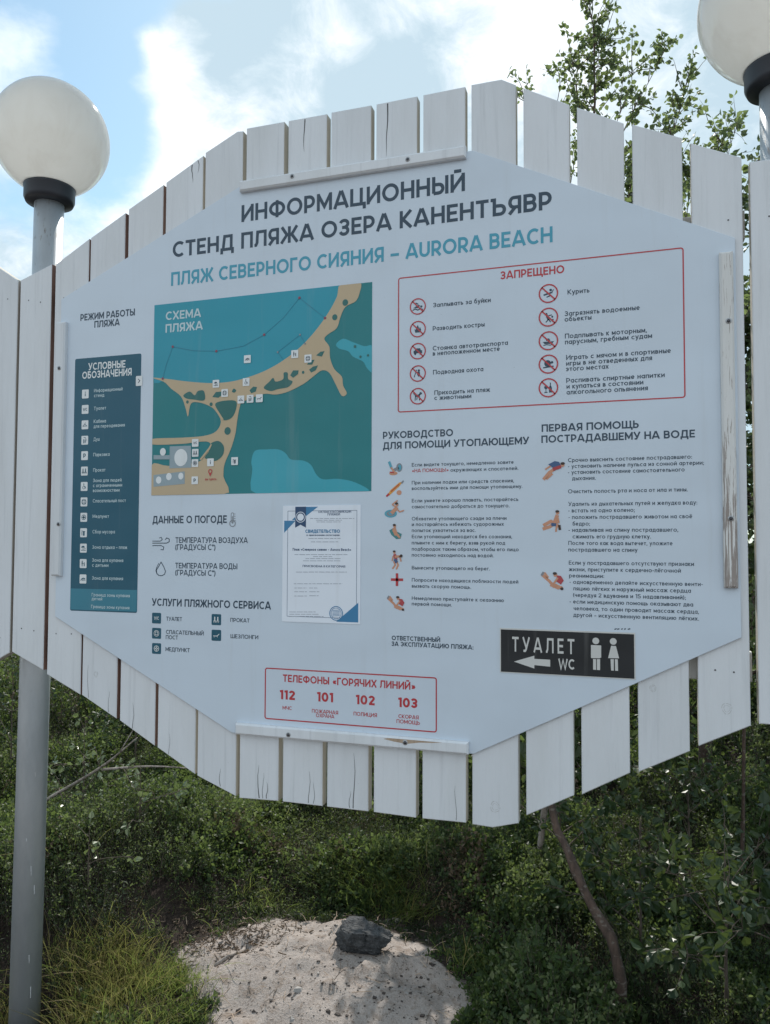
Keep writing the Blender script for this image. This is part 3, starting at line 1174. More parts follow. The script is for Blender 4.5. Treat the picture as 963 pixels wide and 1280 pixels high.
# beach map
z5 = zoom(3.21, 180, 340)
YM = Y_SHEET - LAYER
PM = [on_plane(*p, YM) for p in ((193, 382), (466, 352), (464, 613), (190, 620))]
MX0, MX1 = (PM[0][0] + PM[3][0]) / 2, (PM[1][0] + PM[2][0]) / 2
MZ1, MZ0 = (PM[0][2] + PM[1][2]) / 2, (PM[2][2] + PM[3][2]) / 2


def map_poly(mb, pts, layer, mat, closed_smooth=True):
    P = [on_plane(*z5(*p), YM) for p in pts]
    Q = [np.array([p[0], p[2]]) for p in P]
    if closed_smooth and len(Q) > 5:           # round the outline (Catmull-Rom)
        out = []
        n = len(Q)
        for i in range(n):
            a, b, c, d = Q[i - 1], Q[i], Q[(i + 1) % n], Q[(i + 2) % n]
            on_edge = (abs(b[0] - MX0) < .008 and abs(c[0] - MX0) < .008) or (abs(b[0] - MX1) < .008 and abs(c[0] - MX1) < .008) or \
                (abs(b[1] - MZ1) < .01 and abs(c[1] - MZ1) < .01) or (abs(b[1] - MZ0) < .01 and abs(c[1] - MZ0) < .01)
            for k in range(1 if on_edge else 4):
                t = k / 4
                out.append(.5 * ((2 * b) + (c - a) * t + (2 * a - 5 * b + 4 * c - d) * t * t + (3 * b - a - 3 * c + d) * t ** 3))
        Q = out
    Q = [(min(max(q[0], MX0), MX1), min(max(q[1], MZ0), MZ1)) for q in Q]
    A = sum(Q[i][0] * Q[(i + 1) % len(Q)][1] - Q[(i + 1) % len(Q)][0] * Q[i][1] for i in range(len(Q)))
    if A < 0:
        Q = Q[::-1]
    mb.add([(q[0], YM - layer * LAYER, q[1]) for q in Q], [tuple(range(len(Q)))], mat)


mb = MB()
quad(mb, MX0, MZ0, MX1, MZ1, YM, 0)
bmap = mb.build('beach_map', M['ink_map_land'], board, B_ORG)
mb = MB()
map_poly(mb, [(30, 120), (200, 105), (400, 85), (600, 66), (790, 48), (775, 100), (740, 165), (690, 235), (630, 300), (560, 355), (490, 395), (420, 422),
              (350, 440), (270, 446), (180, 440), (100, 430), (30, 424)], 1, 0)
map_poly(mb, [(436, 790), (432, 760), (446, 718), (490, 712), (540, 712), (570, 728), (590, 752), (640, 757), (672, 775), (692, 812), (720, 832), (780, 830),
              (850, 845), (900, 885), (700, 895), (450, 897)], 1, 1)
map_poly(mb, [(772, 290), (800, 268), (840, 282), (885, 298), (920, 300), (920, 400), (895, 385), (880, 360), (840, 340), (820, 318), (785, 308)], 1, 2)
mb.build('map_water', [M['ink_map_water'], M['ink_map_lake'], M['ink_map_lake']], bmap, B_ORG)
mb = MB()
map_poly(mb, [(30, 424), (100, 430), (180, 440), (270, 446), (350, 440), (420, 422), (490, 395), (560, 355), (630, 300), (690, 235), (740, 165), (775, 100), (790, 48),
              (868, 40), (866, 85), (850, 118), (810, 140), (790, 180), (775, 225), (740, 250), (725, 270), (745, 300), (748, 345), (765, 390), (795, 420),
              (800, 455), (815, 487), (795, 497), (770, 450), (745, 405), (715, 395), (680, 420), (640, 450), (580, 480), (530, 492), (480, 490), (400, 520),
              (385, 545), (375, 600), (368, 650), (350, 710), (325, 770), (320, 820), (322, 900), (30, 905), (30, 775), (100, 778), (210, 765), (245, 740),
              (268, 700), (250, 680), (150, 690), (30, 692), (30, 670), (150, 665), (240, 658), (290, 640), (310, 600), (290, 560), (268, 540), (225, 524),
              (190, 528), (178, 580), (168, 545), (150, 500), (110, 468), (80, 440)], 2, 0)
mb.build('map_beach', M['ink_map_sand'], bmap, B_ORG)
mb = MB()
for pts in ([(160, 495), (185, 480), (205, 495), (218, 478), (242, 478), (244, 515), (200, 512), (172, 508)],
            [(288, 528), (330, 516), (372, 520), (368, 560), (350, 588), (318, 594), (300, 560)],
            [(268, 690), (300, 678), (322, 700), (318, 735), (290, 758), (262, 752), (245, 745), (262, 720)],
            [(425, 475), (440, 460), (455, 462), (450, 480), (432, 487)],
            [(482, 465), (505, 440), (520, 425), (530, 440), (560, 430), (562, 405), (578, 405), (580, 430), (598, 440), (580, 462), (540, 470), (510, 478)],
            [(588, 415), (600, 395), (622, 395), (620, 410), (600, 425)], [(692, 335), (710, 320), (726, 318), (715, 340)],
            [(664, 392), (680, 380), (700, 375), (690, 395), (672, 404)], [(655, 372), (668, 355), (686, 352), (676, 372)],
            [(276, 502), (290, 482), (312, 480), (320, 490), (300, 505)], [(355, 478), (362, 468), (372, 476), (365, 484), (360, 484), (356, 482)]):
    mb = MB()
    map_poly(mb, pts, 3, 0)
    mb.build('map_greenery', M['ink_map_green'], bmap, B_ORG)
for x, y, r in ((767, 182, 12), (809, 123, 13), (337, 638, 16), (640, 403, 6), (176, 522, 7), (271, 531, 8), (848, 299, 6), (870, 340, 5), (900, 335, 5)):
    c = on_plane(*z5(x, y), YM)
    mb = MB()
    disc(mb, c[0], c[2], r / 3.21 * .00225, YM - 3 * LAYER, 0, 14, r / 3.21 * .0025)
    mb.build('map_greenery', M['ink_map_green'], bmap, B_ORG)
mb = MB()
for pts in ([(105, 700), (190, 697), (192, 785), (104, 788)], [(40, 735), (105, 735), (105, 752), (40, 752)], [(40, 815), (165, 800), (165, 850), (40, 862)]):
    map_poly(mb, pts, 3, 0, False)
map_poly(mb, [(225, 752), (262, 705), (270, 690), (274, 694), (266, 712), (232, 755)], 4, 2, False)
map_poly(mb, [(282, 540), (292, 546), (322, 592), (314, 596), (296, 565)], 4, 2, False)
mb.build('map_pavement', [M['ink_map_pave'], M['ink_white'], M['ink_map_sand']], bmap, B_ORG)
for x, y, rx, rz_ in ((150, 745, 33, 38), (78, 722, 15, 17), (61, 835, 14, 16), (102, 821, 14, 16), (150, 819, 13, 15)):
    c = on_plane(*z5(x, y), YM)
    mb = MB()
    disc(mb, c[0], c[2], rx / 3.21 * .00235, YM - 4 * LAYER, 0, 24, rz_ / 3.21 * .00235)
    mb.build('map_round_building', M['ink_white'], bmap, B_ORG)
mb = MB()
for pts in ([(77, 428), (90, 375), (117, 300), (200, 316), (292, 318), (400, 298), (484, 252), (560, 185), (625, 104), (680, 148), (728, 185)],
            [(560, 352), (538, 322), (585, 285), (628, 252), (648, 288)]):
    P = [on_plane(*z5(*p), YM) for p in pts]
    stroke(mb, [(p[0], p[2]) for p in P], .0011, YM - 3 * LAYER, 0)
for x, y in ((77, 428), (117, 300), (292, 318), (484, 252), (625, 104), (728, 185)):
    c = on_plane(*z5(x, y), YM)
    disc(mb, c[0], c[2], .0042, YM - 4 * LAYER, 1, 10)
for x, y in ((538, 322), (628, 252), (648, 288)):
    c = on_plane(*z5(x, y), YM)
    disc(mb, c[0], c[2], .003, YM - 4 * LAYER, 2, 10)
mb.build('buoy_line', [M['ink_route'], M['ink_buoy'], M['ink_grey']], bmap, B_ORG)
text_part('map_title', bmap, B_ORG, [('СХЕМА', *z5(88, 194), 251.6, 10.6, .016), ('ПЛЯЖА', *z5(87, 244), 253.8, 10.6, .016)], 'ink_pale', YM - 2 * LAYER)
for kind, x, y in (('swim', 417, 350), ('family', 607, 330), ('ring', 660, 348), ('parasol', 291, 449), ('ring', 326, 486), ('wheelchair', 412, 442), ('hanger', 391, 512),
                   ('shower', 428, 509), ('lounger', 465, 507), ('WC', 208, 686), ('hire', 208, 726), ('cross', 207, 767), ('i', 269, 764), ('bin', 366, 759), ('P', 206, 836)):
    c = on_plane(*z5(x, y), YM)
    mb = MB()
    s = .0118
    rbox(mb, c[0] - s, c[2] - s * 1.05, c[0] + s, c[2] + s * 1.05, .0022, YM - 5 * LAYER, 0)
    pictogram(mb, kind, c[0], c[2], s * .85, YM - 6 * LAYER, 1)
    mb.build('map_icon', [M['ink_white'], M['ink_navy']], bmap, B_ORG)
mb = MB()
c = on_plane(*z5(268, 800), YM)
ring(mb, c[0], c[2], .0072, .0026, YM - 5 * LAYER, 0, 18)
P = [(c[0] - .0062, c[2] - .0035), (c[0], c[2] - .0165), (c[0] + .0062, c[2] - .0035), (c[0], c[2] - .0075)]
mb.add([(p[0], YM - 5 * LAYER - .0001, p[1]) for p in P], [(0, 1, 2, 3)], 0)
put_text(mb, 'вы здесь', *z5(246, 836), z5(291, 0)[0], 3.2, .004, YM - 5 * LAYER)
mb.build('location_pin', M['ink_red'], bmap, B_ORG)

# prohibition panel
z6 = zoom(2.469, 480, 300)
PF = [on_plane(*z6(*p), YM) for p in ((45, 120), (927, 18), (930, 487), (42, 533))]
mb = MB()
rframe(mb, (PF[0][0] + PF[3][0]) / 2, (PF[2][2] + PF[3][2]) / 2, (PF[1][0] + PF[2][0]) / 2, (PF[0][2] + PF[1][2]) / 2, .008, .0034, YM, 0)
proh = mb.build('prohibition_frame', M['ink_red'], board, B_ORG)
text_part('prohibition_title', proh, B_ORG, [('ЗАПРЕЩЕНО', *z6(360, 122), 705.6, 10, .018)], 'ink_red')
for (col, sgn, rr, names, ys) in ((105, -1, 28, ('swimmer', 'fire', 'car', 'diver', 'dog'), (205, 275, 343, 412, 482)),
                                  (508, 1, 32, ('smoke', 'litter', 'boat', 'ball', 'bottle'), (165, 238, 311, 383, 456))):
    for kind, y in zip(names, ys):
        c = on_plane(*z6(col, y), YM)
        r = rr / 2.469 * (.00214 if sgn < 0 else .00206)
        mb = MB()
        pictogram(mb, kind, c[0], c[2], r * .82, YM, 1)
        ring(mb, c[0], c[2], r, r * .14, YM - LAYER, 0, 32)
        d = r * .66
        stroke(mb, [(c[0] - d, c[2] + d), (c[0] + d, c[2] - d)], r * .15, YM - LAYER, 0)
        mb.build('prohibition_icon', [M['ink_red'], M['ink_navy']], proh, B_ORG)
zr = lambda x: x / 2.469 + 480
rows = [(t, *z6(x, y), zr(r), 5.6, .006) for t, x, y, r in (
    ('Заплывать за буйки', 152, 208, 330), ('Разводить костры', 151, 280, 311), ('Стоянка автотранспорта', 151, 341, 383), ('в неположенном месте', 151, 357, 358),
    ('Подводная охота', 152, 415, 307), ('Приходить на пляж', 156, 478, 328), ('с животными', 156, 494, 270))]
rows += [(t, *z6(x, y), zr(r), 6.0, .006) for t, x, y, r in (
    ('Курить', 567, 168, 635), ('Загрязнять водоемные', 558, 235, 790), ('объекты', 558, 252, 641), ('Подплывать к моторным,', 559, 304, 812),
    ('парусным, гребным судам', 559, 322, 828), ('Играть с мячом и в спортивные', 563, 370, 886), ('игры в не отведенных для', 563, 388, 828),
    ('этого местах', 562, 405, 694), ('Распивать спиртные напитки', 563, 441, 867), ('и купаться в состоянии', 564, 459, 801), ('алкогольного опьянения', 564, 477, 815))]
for grp in ((0,), (1,), (2, 3), (4,), (5, 6), (7,), (8, 9), (10, 11), (12, 13, 14), (15, 16, 17)):
    text_part('prohibition_caption', proh, B_ORG, [rows[i] for i in grp], 'ink_navy')

# guide to helping a drowning person
z7 = zoom(4.267, 470, 520)
text_part('section_title', board, B_ORG, [('РУКОВОДСТВО', *z7(38, 122), 566.5, 8.8, .018), ('ДЛЯ ПОМОЩИ УТОПАЮЩЕМУ', *z7(38, 178), 661.7, 8.8, .018)], 'ink_navy')
G = [('Если видите тонущего, немедленно зовите', 270, 735), ('окружающих и спасателей.', 300, 760), ('При наличии лодки или средств спасения,', 365, 737),
     ('воспользуйтесь ими для помощи утопающему.', 395, 782), ('Если умеете хорошо плавать, постарайтесь', 461, 760), ('самостоятельно добраться до тонущего.', 493, 713),
     ('Обхватите утопающего сзади за плечи', 557, 697), ('и постарайтесь избежать судорожных', 587, 683), ('попыток ухватиться за вас.', 619, 533),
     ('Если утопающий находится без сознания,', 652, 727), ('плывите с ним к берегу, взяв рукой под', 685, 690), ('подбородок таким образом, чтобы его лицо', 718, 762),
     ('постоянно находилось над водой.', 750, 628), ('Вынесите утопающего на берег.', 818, 608), ('Попросите находящихся поблизости людей', 883, 760),
     ('вызвать скорую помощь.', 915, 508), ('Немедленно приступайте к оказанию', 980, 683), ('первой помощи.', 1010, 405)]
rows = [('«НА ПОМОЩЬ!»', *z7(193, 301), 388 / 4.267 + 470, 4.4, .006, 1)]
for t, y, r in G:
    x0 = 192 if y != 300 else 398
    rows.append((t, *z7(x0, y if y != 300 else 297), r / 4.267 + 470, 4.4, .005, 0))
for a, e in ((0, 3), (3, 5), (5, 7), (7, 10), (10, 14), (14, 15), (15, 17), (17, 19)):
    text_part('paragraph', board, B_ORG, rows[a:e], None, None, [M['ink_navy'], M['ink_red']])
text_part('section_title', board, B_ORG, [('ОТВЕТСТВЕННЫЙ', *z7(85, 1195), 550.4, 5.6, .014), ('ЗА ЭКСПЛУАТАЦИЮ ПЛЯЖА:', *z7(84, 1226), 592, 5.6, .014)], 'ink_navy')


def illustration(kind, px, py, size=1.0):
    """small printed picture: 0 skin 1 hair 2 orange 3 wave 4 shirt 5 shorts 6 mat 7 red 8 grey"""
    c = on_plane(px, py, YM)
    s = .0255 * size
    mb = MB()
    y0 = YM

    def st(m, w, *p, l=0):
        stroke(mb, [(c[0] + a * s, c[2] + b * s) for a, b in p], w * s, y0 - l * LAYER * .6, m)

    def el(m, a, b, rx, rz_, l=0):
        disc(mb, c[0] + a * s, c[2] + b * s, rx * s, y0 - l * LAYER * .6, m, 18, rz_ * s)
    if kind == 'megaphone':
        el(8, .45, .1, .36, .5)
        el(3, .5, .1, .2, .34, 1)
        st(8, .34, (-.2, -.2), (.3, .05), l=1)
        st(3, .3, (-.75, .75), (-.5, .1), l=1)
        st(0, .2, (-.5, .1), (-.2, -.3), (.0, -.55), l=2)
        el(0, -.25, -.55, .5, .22)
        st(7, .14, (-.65, -.4), (-.2, -.45), l=3)
    elif kind == 'board':
        mb.add([(c[0] + a * s, y0, c[2] + b * s) for a, b in ((-1, -.85), (-.65, -.75), (.5, .25), (1.0, .85), (.5, .7), (-.55, -.15))], [tuple(range(6))], 2)
        st(7, .1, (-.45, -.3), (.5, .5), l=1)
        st(7, .22, (-.98, -.84), (-.75, -.6), l=1)
        st(8, .2, (.8, .65), (1.0, .85), l=1)
        el(0, .5, -.45, .3, .28)
    elif kind == 'swimmer':
        el(3, -.5, -.55, .75, .45)
        el(8, -.5, -.55, .5, .28, 1)
        el(3, -.4, -.5, .34, .18, 2)
        st(0, .42, (-.35, -.45), (.2, .1), l=3)
        el(0, .25, .45, .17, .2, 3)
        el(1, .2, .6, .2, .13, 4)
        st(0, .15, (.1, .2), (-.3, .5), (.3, .95), l=4)
        st(0, .15, (.2, .0), (.6, -.35), (1.05, -.2), l=4)
    elif kind == 'drag':
        mb.add([(c[0] + a * s, y0, c[2] + b * s) for a, b in ((-.75, .1), (-.3, .35), (.2, -.05), (.75, -.3), (.6, -.85), (.1, -.9), (-.5, -.4))], [tuple(range(7))], 6)
        st(0, .42, (-.15, .3), (.05, -.3), l=1)
        st(0, .16, (-.3, .1), (.0, -.4), (.4, -.4), l=2)
        el(0, -.1, .6, .17, .2, 2)
        el(1, -.13, .72, .19, .13, 3)
        st(0, .24, (.15, -.35), (.5, -.7), l=2)
    elif kind == 'carry':
        st(0, .2, (-.25, -.2), (-.1, -.6), (-.4, -1.0))
        st(0, .2, (.1, -.2), (.25, -.6), (.05, -1.05))
        st(4, .36, (-.15, .55), (0, .0), l=1)
        st(5, .36, (-.1, .0), (.05, -.25), l=2)
        el(0, -.2, .85, .15, .18, 2)
        el(1, -.22, .96, .17, .11, 3)
        st(0, .26, (-.1, .35), (.45, .4), l=3)
        st(0, .16, (.45, .4), (.6, -.15), l=3)
        el(1, .62, .45, .16, .18, 4)
        st(0, .15, (-.35, .4), (-.45, -.1), l=3)
    elif kind == 'cross':
        st(7, .3, (-.65, 0), (.65, 0))
        st(7, .3, (0, -.65), (0, .65))
    elif kind == 'rescue':
        st(0, .26, (-.95, .55), (-.3, .0), (.1, -.5))
        st(0, .22, (-.75, .75), (-.45, .35))
        st(8, .2, (-1.0, .55), (-.85, .8), l=1)
        st(0, .4, (-.1, -.3), (.5, -.55), l=1)
        el(0, .75, -.6, .18, .17, 2)
        el(1, .83, -.68, .15, .13, 3)
        mb.add([(c[0] + a * s, y0 - 2 * LAYER, c[2] + b * s) for a, b in ((.3, .0), (.75, -.3), (1.0, .1), (.75, .5), (.4, .55))], [tuple(range(5))], 4)
        el(0, .25, .6, .17, .19, 3)
        el(1, .2, .72, .19, .13, 4)
        st(0, .16, (.45, .3), (.1, -.2), (.3, -.45), l=4)
    elif kind == 'pulse':
        st(0, .3, (-.9, -.8), (-.4, -.2), (.3, .25), l=1)
        st(0, .2, (-.65, -.8), (-.15, -.35), l=1)
        mb.add([(c[0] + a * s, y0 - 2 * LAYER, c[2] + b * s) for a, b in ((-.5, .55), (.1, .1), (.7, .35), (.5, .75), (.1, .85))], [tuple(range(5))], 5)
        st(4, .3, (.0, .1), (.6, .3), l=4)
        el(0, .8, .45, .18, .17, 3)
        el(1, .82, .6, .2, .13, 4)
        st(0, .15, (-.3, .4), (-.75, .1), l=3)
    elif kind == 'knee':
        st(0, .3, (-.9, -.7), (-.3, -.5), (.1, -.2))
        st(0, .34, (.1, -.2), (.35, .5), l=1)
        el(0, .4, .8, .16, .19, 2)
        el(1, .38, .92, .18, .12, 3)
        st(0, .3, (-.85, -.35), (-.2, .0), (.45, -.45), l=2)
        st(1, .22, (.55, -.4), (.6, -.75), l=3)
        st(0, .16, (.4, .4), (.5, -.1), (.1, -.1), l=4)
        st(5, .3, (-.1, -.3), (.2, -.3), l=3)
        st(0, .16, (.3, -.5), (.25, -.95), l=1)
    mb.build('illustration', [M['ink_' + k] for k in ('skin', 'hair', 'orange', 'wave', 'shirt', 'shorts', 'mat', 'red', 'grey')], board, B_ORG)


for kind, x, y in (('megaphone', 105, 280), ('board', 102, 388), ('swimmer', 102, 495), ('drag', 105, 615), ('carry', 108, 767), ('cross', 113, 873), ('rescue', 108, 1000)):
    illustration(kind, *z7(x, y))
z8 = zoom(3.178, 660, 510)
for kind, x, y in (('pulse', 103, 247), ('knee', 101, 450), ('rescue', 99, 688)):
    illustration(kind, *z8(x, y), 1.15)
text_part('section_title', board, B_ORG, [('ПЕРВАЯ ПОМОЩЬ', *z8(55, 95), 798.8, 9.3, .018), ('ПОСТРАДАВШЕМУ НА ВОДЕ', *z8(54, 139), 869, 9.3, .018)], 'ink_navy')
A = [('Срочно выяснить состояние пострадавшего:', 160, 215, 652), ('- установить наличие пульса из сонной артерии;', 160, 239, 700),
     ('- установить состояние самостоятельного', 160, 263, 623), ('дыхания.', 176, 287, 270), ('Очистить полость рта и носа от ила и тины.', 160, 339, 635),
     ('Удалить из дыхательных путей и желудка воду:', 161, 389, 673), ('- встать на одно колено;', 161, 415, 425),
     ('- положить пострадавшего животом на своё', 162, 441, 653), ('бедро;', 178, 467, 247), ('- надавливая на спину пострадавшего,', 162, 492, 598),
     ('сжимать его грудную клетку.', 178, 518, 489), ('После того как вода вытечет, уложите', 161, 544, 575), ('пострадавшего на спину', 161, 570, 436),
     ('Если у пострадавшего отсутствуют признаки', 163, 622, 660), ('жизни, приступите к сердечно-лёгочной', 163, 648, 608), ('реанимации:', 164, 673, 303),
     ('- одновременно делайте искусственную венти-', 166, 698, 695), ('ляцию лёгких и наружный массаж сердца', 180, 724, 648),
     ('(чередуя 2 вдувания и 15 надавливаний);', 180, 750, 628), ('- если медицинскую помощь оказывают два', 166, 776, 657),
     ('человека, то один проводит массаж сердца,', 181, 803, 680), ('другой – искусственную вентиляцию лёгких.', 181, 829, 680)]
for a, e in ((0, 4), (4, 5), (5, 13), (13, 22)):
    text_part('paragraph', board, B_ORG, [(t, *z8(x, y), r / 3.178 + 660, 5.0, .005) for t, x, y, r in A[a:e]], 'ink_navy')

# weather and services
z9 = zoom(3.21, 180, 620)
zr = lambda x: x / 3.21 + 180
text_part('section_title', board, B_ORG, [('ДАННЫЕ О ПОГОДЕ', *z9(35, 110), zr(333), 9.3, .018)], 'ink_navy')
text_part('section_title', board, B_ORG, [('УСЛУГИ ПЛЯЖНОГО СЕРВИСА', *z9(32, 440), zr(510), 9.3, .018)], 'ink_navy')
text_part('weather_caption', board, B_ORG, [('ТЕМПЕРАТУРА ВОЗДУХА', *z9(127, 188), zr(417), 7, .008), ('(ГРАДУСЫ C°)', *z9(126, 216), zr(287), 7, .008)], 'ink_navy')
text_part('weather_caption', board, B_ORG, [('ТЕМПЕРАТУРА ВОДЫ', *z9(126, 290), zr(375), 7, .008), ('(ГРАДУСЫ C°)', *z9(126, 318), zr(287), 7, .008)], 'ink_navy')
mb = MB()
P9 = lambda x, y: (lambda p: (p[0], p[2]))(on_plane(*z9(x, y), YM))
stroke(mb, [P9(35, 189), P9(92, 189), P9(102, 183), P9(102, 173), P9(92, 168), P9(86, 175)], .0026, YM)
stroke(mb, [P9(35, 181), P9(66, 181), P9(74, 175), P9(70, 166), P9(63, 168)], .0024, YM)
stroke(mb, [P9(35, 199), P9(70, 199), P9(80, 205), P9(78, 216), P9(68, 215)], .0024, YM)
mb.build('wind_icon', M['ink_navy'], board, B_ORG)
mb = MB()
stroke(mb, [P9(*p) for p in ((69, 265), (60, 282), (50, 298), (52, 310), (60, 319), (72, 320), (83, 314), (87, 302), (80, 284), (69, 265))], .0026, YM)
stroke(mb, [P9(*p) for p in ((60, 270), (52, 286), (48, 300), (53, 314))], .002, YM)
mb.build('drop_icon', M['ink_navy'], board, B_ORG)
mb = MB()
a, b = P9(349, 108), P9(362, 66)
rframe(mb, a[0], a[1], b[0], b[1], .005, .002, YM)
c = P9(356, 110)
ring(mb, c[0], c[1], .011, .0025, YM - LAYER, 0, 16)
stroke(mb, [P9(356, 110), P9(356, 82)], .003, YM - LAYER * .6)
for k in range(4):
    stroke(mb, [P9(362, 72 + 9 * k), P9(368, 72 + 9 * k)], .0016, YM)
mb.build('thermometer_icon', M['ink_grey'], board, B_ORG)
rows = [(t, *z9(x, y), zr(r), 5.0, .006) for t, x, y, r in (('ТУАЛЕТ', 90, 500, 153), ('СПАСАТЕЛЬНЫЙ', 89, 553, 240), ('ПОСТ', 88, 574, 137), ('МЕДПУНКТ', 87, 622, 184),
                                                            ('ПРОКАТ', 347, 505, 424), ('ШЕЗЛОНГИ', 348, 570, 459))]
for grp in ((0,), (1, 2), (3,), (4,), (5,)):
    text_part('service_caption', board, B_ORG, [rows[i] for i in grp], 'ink_navy')
for kind, x, y in (('WC', 51, 490), ('ring', 51, 551), ('cross', 51, 612), ('hire', 291, 496), ('lounger', 291, 559)):
    c = P9(x, y)
    mb = MB()
    s = .0168
    rbox(mb, c[0] - s, c[1] - s * 1.02, c[0] + s, c[1] + s * 1.02, .0035, YM, 0)
    pictogram(mb, kind, c[0], c[1], s * .8, YM - LAYER, 1)
    mb.build('service_icon', [M['ink_legend'], M['ink_white']], board, B_ORG)

# hotline panel
PF = [on_plane(*zb(*p), YM) for p in ((128, 88), (672, 117), (678, 292), (131, 252))]
mb = MB()
rframe(mb, (PF[0][0] + PF[3][0]) / 2, (PF[2][2] + PF[3][2]) / 2, (PF[1][0] + PF[2][0]) / 2, (PF[0][2] + PF[1][2]) / 2, .008, .0036, YM, 0)
hot = mb.build('hotline_frame', M['ink_red'], board, B_ORG)
zr = lambda x: x / 2.534 + 280
HOT = ([('ТЕЛЕФОНЫ «ГОРЯЧИХ ЛИНИЙ»', *zb(187, 132), zr(607), 9.2, .018), ('112', *zb(177, 187), zr(225), 11.5, .03), ('101', *zb(295, 194), zr(346), 11.8, .03),
                                       ('102', *zb(418, 203), zr(478), 11.8, .03), ('103', *zb(552, 212), zr(613), 12, .03), ('МЧС', *zb(186, 220), zr(215), 4.6, .006),
                                       ('ПОЖАРНАЯ', *zb(279, 230), zr(362), 4.6, .006), ('ОХРАНА', *zb(292, 244), zr(350), 4.6, .006), ('ПОЛИЦИЯ', *zb(411, 239), zr(485), 4.8, .006),
                                       ('СКОРАЯ', *zb(553, 247), zr(617), 4.8, .006), ('ПОМОЩЬ', *zb(547, 263), zr(621), 4.8, .006)])
for nm, grp in (('hotline_title', (0,)), ('phone_number', (1,)), ('phone_number', (2,)), ('phone_number', (3,)), ('phone_number', (4,)), ('phone_caption', (5,)),
                ('phone_caption', (6, 7)), ('phone_caption', (8,)), ('phone_caption', (9, 10))):
    text_part(nm, hot, B_ORG, [HOT[i] for i in grp], 'ink_red')

# ------------------------------------------------------------------ certificate stuck to the board
YC = Y_SHEET - .0016
PC = [on_plane(*p, YC) for p in ((352, 630.3), (449.3, 633), (452.4, 780.4), (354.5, 777))]
cx0, cx1, cz1, cz0 = (PC[0][0] + PC[3][0]) / 2, (PC[1][0] + PC[2][0]) / 2, (PC[0][2] + PC[1][2]) / 2, (PC[2][2] + PC[3][2]) / 2
C_ORG = ((cx0 + cx1) / 2, YC, cz0)
cert = empty('certificate', C_ORG, 'white paper certificate with blue corners and round seal stuck on the board', 'certificate')
mb = MB()
mb.prism([(cx0, cz0), (cx1, cz0), (cx1, cz1), (cx0, cz1)], YC, Y_SHEET - .0003, 0)
mb.build('paper', M['ink_paper'], cert, C_ORG)


def cq(u, v):
    return (cx0 + (cx1 - cx0) * u, cz1 - (cz1 - cz0) * v)


def cpoly(mb, pts, mat=0, l=1):
    P = [cq(*p) for p in pts]
    A_ = sum(P[i][0] * P[(i + 1) % len(P)][1] - P[(i + 1) % len(P)][0] * P[i][1] for i in range(len(P)))
    P = P if A_ > 0 else P[::-1]
    mb.add([(p[0], YC - l * LAYER * .6, p[1]) for p in P], [tuple(range(len(P)))], mat)


for tri in ([(.30, .012), (.46, .012), (.24, .125), (.12, .125)], [(.02, .13), (.17, .13), (.02, .235)], [(.975, .82), (.975, .985), (.70, .985)]):
    mb = MB()
    cpoly(mb, tri)
    mb.build('corner', M['ink_cert_blue'], cert, C_ORG)
mb = MB()
a, b = cq(.065, .955), cq(.955, .045)
rframe(mb, a[0], a[1], b[0], b[1], .001, .0012, YC - LAYER * .4)
mb.build('border', M['ink_cert_navy'], cert, C_ORG)
mb = MB()
cpoly(mb, [(.165, .01), (.305, .01), (.305, .19), (.235, .165), (.165, .19)], 0, 2)
c = cq(.235, .10)
disc(mb, c[0], c[1], .0165, YC - 1.9 * LAYER, 1, 22)
ring(mb, c[0], c[1], .0145, .0035, YC - 2.4 * LAYER, 0, 22)
mb.build('ribbon', [M['ink_cert_navy'], M['ink_paper']], cert, C_ORG)
mb = MB()
c = cq(.70, .915)
ring(mb, c[0], c[1], .0215, .0022, YC - 2 * LAYER, 0, 26)
ring(mb, c[0], c[1], .0165, .0012, YC - 2 * LAYER, 0, 26)
for k in range(5):
    stroke(mb, [(c[0] - .011, c[1] + .008 - k * .004), (c[0] + .011, c[1] + .010 - k * .004)], .0013, YC - 2 * LAYER)
mb.build('seal', M['ink_cert_blue'], cert, C_ORG)
mb = MB()
zr = lambda x: x / 3.21 + 180
yc = YC - LAYER
put_text(mb, 'СИСТЕМА КЛАССИФИКАЦИИ', *z9(700, 68), zr(832), 2.6, .01, yc)
mb.build('certificate_heading', M['ink_cert_navy'], cert, C_ORG)
mb = MB()
put_text(mb, 'ПЛЯЖЕЙ', *z9(737, 78), zr(787), 2.6, .01, yc)
mb.build('certificate_heading', M['ink_cert_navy'], cert, C_ORG)
mb = MB()
put_text(mb, 'СВИДЕТЕЛЬСТВО', *z9(648, 148), zr(787), 4.2, .03, yc, 1)
put_text(mb, 'о присвоении категории', *z9(652, 160), zr(785), 2.2, .014, yc)
mb.build('certificate_title', [M['ink_cert_navy'], M['ink_cert_blue']], cert, C_ORG)
mb = MB()
put_text(mb, 'Пляж «Северное сияние – Aurora Beach»', *z9(597, 219), zr(832), 3.2, .02, yc)
put_text(mb, 'ПРИСВОЕНА II КАТЕГОРИЯ', *z9(637, 285), zr(808), 2.6, .01, yc)
mb.build('certificate_heading', [M['ink_cert_navy'], M['ink_cert_blue']], cert, C_ORG)
mb = MB()
rg = random.Random(3)
